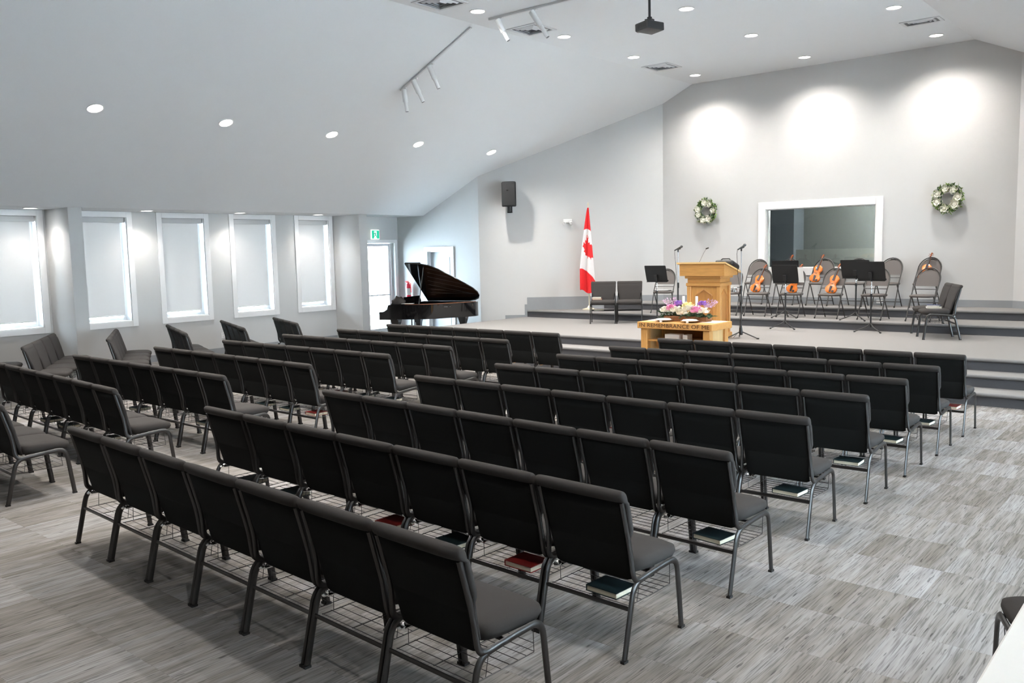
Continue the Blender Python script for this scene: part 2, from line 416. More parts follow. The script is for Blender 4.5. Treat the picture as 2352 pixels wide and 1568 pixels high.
# ------------------------------------------------------------------ windows, blinds, doors
WN = ['the left picture edge', 'the grey fin', None, None, None]
BLAB = ['grey roller blind in the window at the picture edge, before the first wall fin',
        'grey roller blind in the window just behind the first wall fin',
        'grey roller blind in the third window from the exit door',
        'grey roller blind in the second window from the exit door',
        'grey roller blind in the window next to the exit door']
for i, (a, b) in enumerate(LW):
    w = struct('window_%d' % (i + 1)); y0, y1, z0, z1 = a + TW, b - TW, .86, 2.88
    def board(nm, ya, yb, za, zb, x0=XL, x1=XL + .022):
        bm = rbox(x0, x1, ya, yb, za, zb, .003, 1); obj(nm, bm, M_TRIM, w)
    board('side_trim', a, y0, z0 - TW, 2.985); board('side_trim', y1, b, z0 - TW, 2.985)
    board('bottom_trim', y0, y1, z0 - TW, z0); board('top_trim', y0, y1, z1, 2.985)
    board('jamb', y0, y0 + .012, z0, z1, XL - .27, XL); board('jamb', y1 - .012, y1, z0, z1, XL - .27, XL)
    board('sill', y0, y1, z0, z0 + .012, XL - .27, XL)
    bm = B()
    for q in ((y0 + .012, y0 + .06, z0, z1), (y1 - .06, y1 - .012, z0, z1), (y0 + .06, y1 - .06, z0 + .012, z0 + .06), (y0 + .06, y1 - .06, z1 - .05, z1)):
        bx(bm, XL - .27, XL - .22, *q)
    obj('sash', bm, M_TRIM, w)
    bm = B(); bx(bm, XL - .25, XL - .244, y0 + .06, y1 - .06, z0 + .06, z1 - .05); obj('pane', bm, M_GLASS, w)
    r = thing('roller_blind', BLAB[i], 'blind', (XL - .10, (a + b) / 2, z1), group='roller blinds in the left wall windows')
    hw = (y1 - y0) / 2
    bm = B(); bx(bm, -.05, .05, -hw + .015, hw - .015, -.10, -.003); obj('cassette', bm, M_WALL, r)
    bm = B(); bx(bm, -.002, .002, -hw + .05, hw - .085, -1.90, -.10); obj('cloth', bm, M_BLIND, r)
    bm = B(); tube(bm, [(0, -hw + .05, -1.905), (0, hw - .085, -1.905)], .012, 8); obj('bottom_bar', bm, M_WHITE, r, True)
# right-hand windows of the room, behind the picture's edge
for i, (a, b) in enumerate(RWIN):
    w = struct('window_%d' % (i + 7))
    for q in ((a - .1, a, .5, 2.9), (b, b + .1, .5, 2.9), (a, b, .5, .6), (a, b, 2.8, 2.9)):
        bm = B(); bx(bm, XR - .022, XR, *q); obj('trim_board', bm, M_TRIM, w)
    bm = B(); bx(bm, XR + .24, XR + .246, a, b, .6, 2.8); obj('pane', bm, M_GLASS, w)
# stage wall window into the dark room behind
w = struct('window_6')
for nm, q in (('side_trim', (-8.04, -7.88, 1.42, 2.985)), ('side_trim', (-5.58, -5.44, 1.42, 2.985)), ('top_trim', (-7.88, -5.58, 2.83, 2.985)), ('bottom_trim', (-7.88, -5.58, 1.42, 1.58))):
    bm = rbox(q[0], q[1], YB - .025, YB, q[2], q[3], .004, 1); obj(nm, bm, M_TRIM, w)
bm = B()
for q in ((-7.88, -7.865, 1.58, 2.83), (-5.595, -5.58, 1.58, 2.83), (-7.865, -5.595, 1.58, 1.595), (-7.865, -5.595, 2.815, 2.83)):
    bx(bm, q[0], q[1], YB, YB + .12, q[2], q[3])
obj('jamb', bm, M_TRIM, w)
bm = B(); bx(bm, -7.865, -5.595, YB + .10, YB + .106, 1.595, 2.815); obj('pane', bm, M_BOOTHGLASS, w)
bm = B()
for q in ((-9.4, -4.2, YB + 2.2, YB + 2.3, .6, 3.3), (-9.4, -4.2, YB + .25, YB + 2.2, 3.3, 3.4), (-4.3, -4.2, YB + .25, YB + 2.2, .6, 3.3), (-9.4, -4.2, YB + .25, YB + 2.2, .5, .6)): bx(bm, *q)
struct('wall_booth', bm, M_DARKROOM)
bm = B(); bx(bm, -9.4, -7.9, YB + 1.6, YB + 2.2, .6, 3.3); bx(bm, -9.5, -9.4, YB + .25, YB + 2.3, .5, 3.4); struct('wall_booth_side', bm, M_DARKBLUE)
bm = B(); bx(bm, -7.9, -4.3, YB + 1.75, YB + 2.2, .6, 1.95); struct('wall_booth_ledge', bm, mat('booth_ledge_grey', (.22, .222, .21), .8))

bl = bpy.data.lights.new('booth_fill_light', 'POINT'); bl.energy = 420; bl.color = (1, .97, .92); bl.shadow_soft_size = .15  # added point light without a fixture, brightens the room behind the window
bo = bpy.data.objects.new('booth_fill_light', bl); COL.objects.link(bo); bo.location = (-5.2, YB + 1.0, 3.0)
# glass exit door in the left wall
d1 = struct('door_1')
bm = B()
for q in ((13.46, 13.54, 0, 2.42), (15.14, 15.22, 0, 2.42), (13.54, 15.14, 2.34, 2.42)): bx(bm, XL, XL + .022, *q)
obj('door_trim', bm, M_TRIM, d1)
bm = B()
for q in ((13.55, 13.62, .02, 2.33), (15.06, 15.13, .02, 2.33), (13.62, 15.06, .02, .16), (13.62, 15.06, 2.26, 2.33)): bx(bm, XL - .20, XL - .155, *q)
obj('door_leaf', bm, M_TRIM, d1)
bm = B(); bx(bm, XL - .18, XL - .174, 13.62, 15.06, .16, 2.26); obj('pane', bm, M_GLASS, d1)
bm = B(); tube(bm, [(XL - .10, 13.64, 1.02), (XL - .10, 15.04, 1.02)], .018, 8); bx(bm, XL - .155, XL - .09, 13.64, 13.68, 1.0, 1.04); bx(bm, XL - .155, XL - .09, 15.0, 15.04, 1.0, 1.04); obj('push_bar', bm, M_CHROME, d1)
# panel door in the alcove wall
d2 = struct('door_2'); a, b = DOOR2
bm = B()
for q in ((a - .11, a, 0, 2.21), (b, b + .11, 0, 2.21), (a, b, 2.10, 2.21)): bx(bm, q[0], q[1], 15.245, 15.27, q[2], q[3])
obj('door_trim', bm, M_TRIM, d2)
bm = B(); bx(bm, a + .01, b - .01, 15.36, 15.40, .01, 2.09); obj('door_leaf', bm, M_DOOR, d2)
bm = B()
for za, zb in ((.2, .95), (1.1, 1.95)): bx(bm, a + .12, b - .12, 15.345, 15.36, za, zb)
obj('door_panel', bm, M_DOOR, d2)
bm = B(); lathe(bm, [(.0, 0), (.028, .005), (.03, .03), (.012, .05), (.012, .07)], 12, TR((b - .07, 15.29, 1.0)) @ RX(-90)); obj('door_knob', bm, M_CHROME, d2, True)

# ------------------------------------------------------------------ recessed lights, vents, tracks, projector
def spot(name, loc, energy, size, blend, col, parent=None, rad=.06, rot=(0, 0, 0)):
    l = bpy.data.lights.new(name, 'SPOT'); l.energy = energy; l.spot_size = R(size); l.spot_blend = blend; l.color = col; l.shadow_soft_size = rad
    o = bpy.data.objects.new(name, l); COL.objects.link(o); o.location = loc; o.rotation_euler = rot
    if parent: o.parent = parent
    return o
CAN_E, CAN_COL = 330., (1., .95, .89)
bm = B(); lathe(bm, [(.098, 0), (.122, 0), (.126, -.006), (.122, -.012), (.108, -.011), (.098, 0)], 28, None, False); _trim = obj('trim_ring', bm, M_WHITE, None, True); can_trim = _trim.data; bpy.data.objects.remove(_trim)
bm = B(); lathe(bm, [(.0, 0), (.106, 0), (.106, -.006), (.0, -.009)], 28); _l = obj('lens', bm, M_LENS, None, True); can_lens = _l.data; bpy.data.objects.remove(_l)
def can_light(x, y, label, group, energy=None, size=140, blend=1.0):
    z = ceil_z(x); tilt = 0.
    if XS0 < x < XC0: tilt = -math.atan(SL)
    elif XC1 < x < XS1: tilt = math.atan(SL)
    t = thing('recessed_light', label, 'ceiling light', (x, y, z), group=group); t.rotation_euler = (0, tilt, 0)
    for nm, me in (('trim_ring', can_trim), ('lens', can_lens)):
        o = bpy.data.objects.new(nm, me); COL.objects.link(o); o.parent = t
    spot('lamp', (0, 0, -.03), energy or CAN_E, size, blend, CAN_COL, t)
    return t
GA = 'lights along the sloped ceiling'; GB = 'lights along the crease side of the flat ceiling'; GC = 'lights down the middle of the flat ceiling'; GD = 'lights along the far side of the flat ceiling'
for i, y in enumerate((14.69, 12.45, 10.26, 8.09, 5.96)):
    can_light(-12.87, y, 'round recessed light on the sloped ceiling above the windows, %s from the stage' % ORD[i + 1], GA)
for i, y in enumerate((17.05, 14.6, 12.36, 10.15)):
    can_light(-9.1, y, 'round recessed light on the flat ceiling beside the slope, %s from the stage wall' % ORD[i + 1], GB, CAN_E * (.95 if i == 0 else .9))
for i, y in enumerate((17.05, 14.63, 12.31)):
    can_light(-6.72, y, 'round recessed light in the middle of the flat ceiling, %s from the stage wall' % ORD[i + 1], GC, CAN_E * (.95 if i == 0 else .9))
for i, y in enumerate((17.03, 14.57)):
    can_light(-4.33, y, 'round recessed light by the ridge and the small rectangular vent, %s from the stage wall' % ORD[i + 1], GD, CAN_E * (.95 if i == 0 else .9))
for i, y in enumerate((12.42, 10.40, 8.35, 6.25)):
    can_light(-16.2, y, 'round recessed light in the low soffit over the windows, %s from the exit door' % ORD[i + 1], 'lights in the window soffit', CAN_E * .22, 130, 1.0)
# unseen lights added on the same grid to brighten near seats, floor and counter
HL = 'unseen round recessed light added to the ceiling grid, above the picture'
for x, ys in ((-9.1, (7.95, 5.75, 3.5)), (-6.72, (10.1, 7.9, 5.7, 3.5)), (-4.33, (12.3, 10.1, 7.9, 5.7)), (-.65, (14.69, 12.45, 10.26, 8.09, 5.9, 3.7, 1.5)), (-12.87, (3.8,))):
    for y in ys: can_light(x, y, HL, 'added ceiling lights above the picture', CAN_E * ((.45 if y < 5 else .25) if x > -2 else .5 if x > -5 else 1.0 if y < 7 else .75))

def vent(x, y, sx, sy, label):
    t = thing('ceiling_vent', label, 'vent', (x, y, ZF), group='square ceiling vents')
    bm = B()
    hx, hy = sx / 2, sy / 2; w = .05
    for q in ((-hx, hx, -hy, -hy + w), (-hx, hx, hy - w, hy), (-hx, -hx + w, -hy + w, hy - w), (hx - w, hx, -hy + w, hy - w)): bx(bm, *q, -.014, 0)
    obj('frame', bm, M_VENT, t)
    bm = B(); bx(bm, -hx + w, hx - w, -hy + w, hy - w, -.003, 0); obj('backing', bm, M_VENTD, t)
    n = 3
    for k in range(n):
        bm = B(); f = .80 - .24 * k; a, b = (hx - w) * f, (hy - w) * f; c, e = a - .022, b - .022
        for (p, q, r_, s_) in (((-a,-b), (a,-b), (c,-e), (-c,-e)), ((a,-b), (a,b), (c,e), (c,-e)), ((a,b), (-a,b), (-c,e), (c,e)), ((-a,b), (-a,-b), (-c,-e), (-c,e))):
            loft(bm, [[Vector((*p, -.004)), Vector((*q, -.004)), Vector((*r_, -.024)), Vector((*s_, -.024))], [Vector((*p, -.001)), Vector((*q, -.001)), Vector((*r_, -.021)), Vector((*s_, -.021))]])
        obj('louver', bm, M_VENT, t)
vent(-9.18, 9.41, .60, .60, 'square ceiling vent cut by the top edge of the picture')
vent(-9.19, 11.58, .60, .60, 'square ceiling vent behind the track spotlights')
vent(-9.17, 15.77, .60, .60, 'square ceiling vent between the lights left of the stage wall')
vent(-4.25, 15.81, .62, .36, 'small rectangular ceiling vent near the ridge')

def cyl_head(t, at, tilt_to, ln, r=.045):
    """a track spotlight: adapter, stem, two-step barrel pointing along tilt_to"""
    A = Vector(at); d = Vector(tilt_to).normalized()
    bm = B(); bx(bm, A.x - .05, A.x + .05, A.y - .018, A.y + .018, A.z - .05, A.z - .022); tube(bm, [A - Vector((0,0,.05)), A - Vector((0,0,.15))], .012, 8)
    obj('adapter', bm, M_WHITE, t, True)
    p = A - Vector((0, 0, .15)) - d * .10
    bm = B(); tube(bm, [p, p + d * ln * .58], r, 16); tube(bm, [p + d * ln * .58, p + d * ln * .66], r * .8, 16); tube(bm, [p + d * ln * .66, p + d * ln], r * .72, 16)
    obj('barrel', bm, M_WHITE, t, True)
    bm = B(); tube(bm, [p + d * ln, p + d * (ln + .006)], r * .6, 16); obj('lens', bm, M_VENTD, t, True)
t = thing('track_light', 'white track with three spotlights on the sloped ceiling', 'track light', (0, 0, 0), group='spotlight tracks')
za = ceil_z(-11.40)
def sz(x): return ceil_z(x) - .012
bm = B()
for dy, dz in ((0, 0),):
    a, b = Vector((-11.40, 10.64, sz(-11.40))), Vector((-9.70, 10.64, sz(-9.70)))
    nrm = Vector((SL, 0, -1)).normalized() * .024
    loft(bm, [[a + Vector((0,-.02,0)), a + Vector((0,.02,0)), a + Vector((0,.02,0)) + nrm, a + Vector((0,-.02,0)) + nrm],
              [b + Vector((0,-.02,0)), b + Vector((0,.02,0)), b + Vector((0,.02,0)) + nrm, b + Vector((0,-.02,0)) + nrm]])
obj('rail', bm, M_VENT, t)
for x, dd, ln in ((-11.30, (.06, .10, -1), .38), (-11.02, (.28, .35, -1), .40), (-10.62, (.22, .35, -1), .40)):
    cyl_head(t, (x, 10.64, sz(x)), dd, ln)
t = thing('track_light', 'white track with two spotlights beside the square vent on the flat ceiling', 'track light', (0, 0, 0), group='spotlight tracks')
bm = B(); bx(bm, -9.25, -7.2, 10.56, 10.60, ZF - .036, ZF); obj('rail', bm, M_VENT, t)
cyl_head(t, (-9.02, 10.58, ZF), (.40, .30, -.95), .36); cyl_head(t, (-8.33, 10.58, ZF), (.55, .30, -1), .46)

t = thing('projector', 'black projector hanging from the ceiling on a pole', 'projector', (-6.66, 11.12, ZF))
bm = B(); lathe(bm, [(.07, 0), (.07, -.012), (.03, -.02)], 16); tube(bm, [(0, 0, 0), (0, 0, -.40)], .018, 10); obj('pole', bm, M_BLACK, t, True)
bm = B(); bx(bm, -.05, .05, -.05, .05, -.43, -.39); tube(bm, [(0, 0, -.36), (0, 0, -.41)], .035, 12); obj('bracket', bm, M_BLACK, t)
pz = TR((0, 0, -.50)) @ RZ(75) @ RX(-3) @ Matrix.Scale(.88, 4)
bm = rbox(-.19, .19, -.15, .15, -.065, .065, .02, 3, pz); obj('body', bm, mat('projector_black', (.02, .02, .021), .4), t, True)
bm = B(); lathe(bm, [(.0, 0), (.05, 0), (.055, .04), (.05, .05), (.0, .045)], 18, pz @ TR((-.08, .15, .0)) @ RX(-90)); obj('lens', bm, M_CHROME, t, True)
bm = B()
for k in range(5): bx(bm, -.192, -.188, -.10 + k*.04, -.08 + k*.04, -.03, .03, pz)
obj('air_slot', bm, M_RUB, t)

# ------------------------------------------------------------------ church chair
def chair_proto():
    W2 = .275
    t = thing('padded_chair', 'x', 'chair')
    # seat cushion
    bm = B(); rings = []
    n = 28
    def rr(hw, y0, y1, z, k=5.0):
        cy, hy = (y0 + y1) / 2, (y1 - y0) / 2; out = []
        for i in range(n):
            a = 2 * math.pi * i / n; c, s = math.cos(a), math.sin(a)
            out.append(Vector((hw * math.copysign(abs(c) ** (2/k), c), cy + hy * math.copysign(abs(s) ** (2/k), s), z)))
        return out
    def fz(r_, f):
        return [Vector((p.x, p.y, p.z + f * max(0, (p.y - .10)) )) for p in r_]
    rings = [rr(.225, -.125, .235, .404), rr(.252, -.135, .265, .418), rr(.262, -.14, .280, .446), rr(.258, -.138, .274, .470), rr(.235, -.13, .24, .486), rr(.16, -.10, .15, .491)]
    rings = [fz(r_, -.06) for r_ in rings]
    loft(bm, rings); obj('seat', bm, M_FAB, t, True, False)
    # backrest: slab of cross sections leaning backwards with a rolled top
    def by(z): return -.145 - (z - .43) * .25
    def sec(z, hw, th, dy=0, dz=0):
        out = []
        for i in range(n):
            a = 2 * math.pi * i / n; c, s = math.cos(a), math.sin(a)
            out.append(Vector((hw * math.copysign(abs(c) ** (2/6), c), by(z) + dy + th * math.copysign(abs(s) ** (2/3.2), s), z + dz)))
        return out
    bm = B()
    loft(bm, [sec(.40, .19, .012, .02), sec(.42, .212, .022, .018), sec(.52, .220, .028, .016), sec(.60, .232, .028, .014), sec(.635, .252, .028, .012), sec(.66, .2615, .027, .010), sec(.76, .2655, .025, .008),
              sec(.806, .2665, .024, .004), sec(.816, .267, .034, -.010), sec(.826, .2685, .039, -.014), sec(.842, .269, .040, -.016), sec(.856, .2675, .037, -.017), sec(.868, .262, .024, -.016), sec(.873, .25, .010, -.015)])
    obj('backrest', bm, M_FAB, t, True, False)
    # rear cover panel, down to the seat underside
    bm = B()
    loft(bm, [sec(.378, .205, .005, -.020), sec(.388, .228, .010, -.018), sec(.56, .236, .011, -.019), sec(.567, .2365, .0085, -.0185), sec(.574, .2365, .011, -.019), sec(.74, .240, .011, -.022), sec(.812, .242, .011, -.026)])
    obj('back_cover', bm, M_BACKFAB, t, True, False)
    # side frames
    for s in (-1, 1):
        xp = s * (W2 - .028); x = s * (W2 - .014)
        path = bend([(xp, by(.82) - .022, .815), (xp, by(.56) - .020, .56), (x, -.185, .385), (x, -.07, .392)], .06, 6)
        bm = B(); tube(bm, path, .0105, 8, .017); o = obj('back_post', bm, M_STEEL, t, True)
        path = bend([(x, -.272, .014), (x, -.185, .382), (x, .02, .400), (x, .215, .410), (x, .262, .014)], .075, 6)
        bm = B(); tube(bm, path, .0105, 8, .0185); lg = obj('leg_frame', bm, M_STEEL, t, True)
        for fy in (-.275, .2625):
            bm = B(); bx(bm, x - .0112, x + .0112, fy - .0185, fy + .0185, 0, .013); obj('rubber_foot', bm, M_RUB, lg)
    bm = B(); lathe(bm, [(.0, 0), (.022, .002), (.021, .008), (.0, .012)], 12, TR((-.20, -.188, .372)) @ RX(25)); bx(bm, -.225, -.175, -.19, -.12, .366, .373); obj('bolt_cap', bm, M_CHROME, t, True)
    bm = B(); tube(bm, [(-W2 + .014, -.2155, .255), (W2 - .014, -.2155, .255)], .008, 8, .0125); obj('stretcher', bm, M_STEEL, t, True)
    bm = B()
    bx(bm, -W2 + .03, W2 - .03, -.02, .0, .386, .396); bx(bm, -W2 + .03, W2 - .03, .18, .2, .392, .402)
    obj('seat_crossbar', bm, M_BLACK, t)
    # wire book rack
    bm = B(); r = .0021
    for k in range(8): tube(bm, [(-.235, -.19 + .38 * k / 7, .262), (.235, -.19 + .38 * k / 7, .262)], r, 4)
    for x in (-.235, 0, .235): tube(bm, [(x, -.19, .258), (x, .19, .258)], r * 1.2, 4)
    for x in (-.235, .235):
        for y in (-.12, .19): tube(bm, [(x, y, .262), (x * 1.05, y * .9, .39)], r, 4)
    tube(bm, [(-.235, .19, .30), (.235, .19, .30)], r, 4)
    obj('book_rack', bm, M_WIRE, t)
    return t
CH = chair_proto(); ch_used = [False]
CW = .55
def put_chair(x, y, z, rz, label, group, sx=1.):
    if not ch_used[0]: c = CH; ch_used[0] = True
    else: c = copy_tree(CH)
    c.location = (x, y, z); c.rotation_euler = (0, 0, rz); c.scale = (sx, 1, 1)
    c['label'] = label; c['group'] = group
    return c
# rows measured along the top of the backrests: name, x0, y0, x1, y1, chairs
ROWS = [(8,-6.41,2.64,-2.32,2.44,7),(7,-6.32,3.66,-2.23,3.50,7),(6,-6.19,4.73,-2.18,4.56,7),(5,-6.14,5.80,-2.20,5.80,7),(4,-6.04,6.88,-2.16,6.91,7),(3,-5.97,7.88,-2.15,7.92,7),(2,-5.90,8.86,-2.13,8.89,7),(1,-5.85,9.94,-2.13,9.92,7)]
LROWS = [(8,-11.3,2.9,-7.86,2.70,6),(7,-11.53,3.90,-7.90,3.68,7),(6,-11.35,4.78,-7.78,4.74,7),(5,-11.30,5.83,-7.74,5.77,7),(4,-11.25,6.84,-7.67,6.86,7),(3,-11.21,7.84,-7.61,7.85,7),(2,-11.13,8.83,-7.49,8.83,7),(1,-11.11,9.87,-7.42,9.88,7)]
ARROWS = [(6,-15.1,5.0,-12.95,3.72,4),(5,-15.04,6.04,-12.99,4.78,4),(4,-14.86,7.0,-13.03,6.0,4),(3,-14.90,7.95,-12.84,7.16,4),(2,-14.86,9.02,-12.81,8.2,4),(1,-14.5,9.95,-12.8,9.27,4)]
SEATS = {}
def rowset(key, rows, lab, group):
    for rn, x0, y0, x1, y1, n in rows:
        d = Vector((x1 - x0, y1 - y0)); L_ = d.length / n; d.normalize(); nr = Vector((-d.y, d.x)); rz = math.atan2(d.y, d.x)
        for k in range(n):
            c = Vector((x0, y0)) + d * L_ * (k + .5) + nr * .25
            SEATS[(key, rn, k)] = (c.x, c.y, rz)
            v = Vector((c.x, c.y, .5 - 2.05))
            if 1176 + F_PX * v.dot(rt2) / max(.1, v.dot(fw)) < -150: continue      # beyond the picture's edge
            put_chair(c.x, c.y, 0, rz, lab(rn, k, n), group, L_ / CW)
def nth_row(rn): return 'front' if rn == 1 else ORD[rn]
rowset('m', ROWS, lambda rn, k, n: 'black padded chair, %s from the wide aisle in the %s row of the main block' % (ORD[n - k], nth_row(rn)), 'chairs of the main block')
rowset('l', LROWS, lambda rn, k, n: 'black padded chair, %s from the main block in the %s row of the middle block' % (ORD[n - k], nth_row(rn)), 'chairs of the middle block')
rowset('a', ARROWS, lambda rn, k, n: 'dark grey padded chair, %s from the windows in the %s angled row by the wall' % (ORD[k + 1], nth_row(rn)), 'angled chairs by the window wall')
put_chair(-.42, 4.12, 0, R(24), 'dark grey padded chair half hidden behind the white counter at the picture corner', 'single chairs')
for (x, y, rz, lb) in ((-10.36, 15.33, R(180 + 31), 'padded chair on the stage with hymn books on its seat, next to the flag'),
                       (-9.88, 15.62, R(180 + 31), 'empty padded chair on the stage between the flag chair and the music stand'),
                       (-3.70, 15.15, R(115), 'padded chair nearest on the stage side, two books on its seat'),
                       (-3.93, 15.66, R(115), 'padded chair on the stage, hidden behind the chair with two books')):
    put_chair(x, y, S0, rz, lb, 'padded chairs on the stage')

# hymn books
def book(x, y, z, rz, w, d, h, cover, label, group):
    t = thing('hymn_book', label, 'book', (x, y, z), rz, group)
    bm = B(); bx(bm, -w/2, w/2, -d/2, d/2, 0, .004); bx(bm, -w/2, w/2, -d/2, d/2, h - .004, h); bx(bm, -w/2, -w/2 + .004, -d/2, d/2, .004, h - .004); obj('cover', bm, cover, t)
    bm = B(); bx(bm, -w/2 + .004, w/2 - .006, -d/2 + .005, d/2 - .005, .004, h - .004); obj('pages', bm, M_CREAM, t)
    return t
CN = {'r': (M_BOOKR, 'dark red'), 'g': (M_BOOKG, 'dark teal')}
def rack_book(key, rn, k, c, n=7):
    x, y, rz = SEATS[(key, rn, k)]
    blk = 'main' if key == 'm' else 'middle'
    off = Vector((.07, -.095)); off.rotate(Matrix.Rotation(rz, 2))
    book(x + off.x, y + off.y, .2665, rz + R(random.uniform(-6, 6)), .20, .17, .034, CN[c][0],
         '%s hymn book under the %s %s-block chair from the %s, %s row' % (CN[c][1], ORD[n - k], blk, 'wide aisle' if key == 'm' else 'main block', nth_row(rn)), 'hymn books in the chair racks')
for k, c in enumerate('gg.rgrg'):
    if c != '.': rack_book('m', 7, k, c)
for rn, s in ((6, 'gr.gr.g'), (5, '.g.rg.g'), (4, 'g.r.g.g'), (3, '..g.g.g'), (2, '.g..g.g'), (1, '...g..r')):
    for k, c in enumerate(s):
        if c != '.': rack_book('m', rn, k, c)
for rn, s in ((7, '..gg.g.'), (6, '..g..gg'), (5, '....ggr'), (4, '...grgg'), (3, '...g.g.')):
    for k, c in enumerate(s):
        if c != '.': rack_book('l', rn, k, c)
sx_, sy_ = -10.36, 15.33
book(-10.47, 15.27, S0 + .4925, R(31), .21, .16, .028, M_BOOKR, 'red hymn book lying lower on the stage chair by the flag', 'books on the stage chairs')
book(-10.48, 15.265, S0 + .521, R(25), .18, .14, .026, mat('white_cover', (.72, .70, .66), .5), 'white book on top of the red hymn book by the flag', 'books on the stage chairs')
book(-10.46, 15.32, S0 + .2665, R(31), .20, .16, .03, mat('white_cover', (.72, .70, .66), .5), 'white book in the rack under the stage chair by the flag', 'books on the stage chairs')
book(-3.76, 15.10, S0 + .4925, R(20), .22, .17, .026, mat('white_cover', (.72, .70, .66), .5), 'white book lying lower on the stage chair', 'books on the stage chairs')
book(-3.77, 15.12, S0 + .519, R(10), .20, .15, .024, M_BOOKB, 'blue book on top of the white book on the stage chair', 'books on the stage chairs')

# ------------------------------------------------------------------ folding chairs of the players
def folding_proto():
    t = thing('folding_chair', 'x', 'chair')
    n = 24
    # front leg and back tube in one, each side; joined over the top by the back frame
    for s in (-1, 1):
        x = s * .215
        bm = B(); tube(bm, [(x, .235, .0), (x, .03, .47), (x * .99, -.135, .72)], .011, 8); obj('front_leg', bm, M_FOLD, t, True)
        bm = B(); tube(bm, [(x * .9, -.20, .0), (x * .9, .07, .44)], .010, 8); obj('rear_leg', bm, M_FOLD, t, True)
    top = [(.213 * math.cos(a), -.135 - .09 * math.sin(a), .72 + .22 * math.sin(a)) for a in [math.pi * k / 14 for k in range(15)]]
    bm = B(); tube(bm, top, .011, 8); obj('back_frame', bm, M_FOLD, t, True)
    # padded back with an arched top
    def arch(sc, y0):
        pts = [(-.205 * sc, .615), (.205 * sc, .615)]
        pts += [(.205 * sc * math.cos(a), .70 + .225 * sc * math.sin(a)) for a in [math.pi * k / 18 for k in range(19)]]
        return [Vector((x, y0 - (z - .6) * .52 - .09, z)) for x, z in pts]
    bm = B(); loft(bm, [arch(.96, -.020), arch(1, -.012), arch(1, .012), arch(.97, .022), arch(.86, .027)]); obj('backrest', bm, M_GREYFAB, t, True)
    bm = B(); tube(bm, [(-.05, -.215, .902), (-.03, -.222, .915), (.03, -.222, .915), (.05, -.215, .902)], .009, 8); obj('handle', bm, M_RUB, t, True)
    bm = B()
    def rr(hw, y0, y1, z, k=4.):
        cy, hy = (y0 + y1) / 2, (y1 - y0) / 2
        return [Vector((hw * math.copysign(abs(math.cos(a)) ** (2/k), math.cos(a)), cy + hy * math.copysign(abs(math.sin(a)) ** (2/k), math.sin(a)), z)) for a in [2 * math.pi * i / n for i in range(n)]]
    loft(bm, [rr(.19, -.16, .21, .425), rr(.20, -.17, .225, .435), rr(.203, -.172, .23, .455), rr(.19, -.16, .215, .468), rr(.12, -.1, .14, .472)]); obj('seat', bm, M_GREYFAB, t, True, False)
    for y, z, w in ((.185, .115, .215), (-.145, .09, .194), (-.02, .565, .215)):
        bm = B(); tube(bm, [(-w, y, z), (w, y, z)], .008, 6); obj('crossbar', bm, M_FOLD, t, True)
    for s in (-1, 1):
        bm = B(); tube(bm, [(s * .215, .242, 0), (s * .215, .235, .03)], .014, 8); obj('rubber_foot', bm, M_RUB, t, True)
    return t
FC = folding_proto(); fc_used = [False]
def put_fold(x, y, z, face, label):
    if not fc_used[0]: c = FC; fc_used[0] = True
    else: c = copy_tree(FC)
    c.location = (x, y, z); c.rotation_euler = (0, 0, R(face)); c['label'] = label; c['group'] = 'folding chairs of the players'
    return c
Y1, Y2 = 16.45, 17.50
FRONT = [(-9.55, 'left of the lectern with papers on the seat'), (-8.00, 'half hidden behind the lectern and a microphone stand'), (-7.38, 'in the front row holding the violin left of the paired music stands'),
         (-6.70, 'in the front row behind the music stand with a white page'), (-5.93, 'in the front row holding the violin between two groups of music stands'), (-5.13, 'in the front row behind the two overlapping music stands'),
         (-4.28, 'in the front row, last one before the padded stage chairs')]
BACK = [(-7.90, 'without violin in the back row near the lectern'), (-7.22, 'in the back row with only a violin scroll showing'), (-6.50, 'in the back row with a violin before the dark window'),
        (-5.82, 'in the back row nearly hidden by a music stand'), (-5.19, 'without violin in the back row by the window trim'), (-4.50, 'in the back row with a violin, nearest the right wreath')]
for x, l in FRONT: put_fold(x + .02, Y1, S1, 180 + (x + 6.7) * -4, 'grey folding chair ' + l)
for x, l in BACK: put_fold(x, Y2, S2, 180 + (x + 6.7) * -3, 'grey folding chair ' + l)

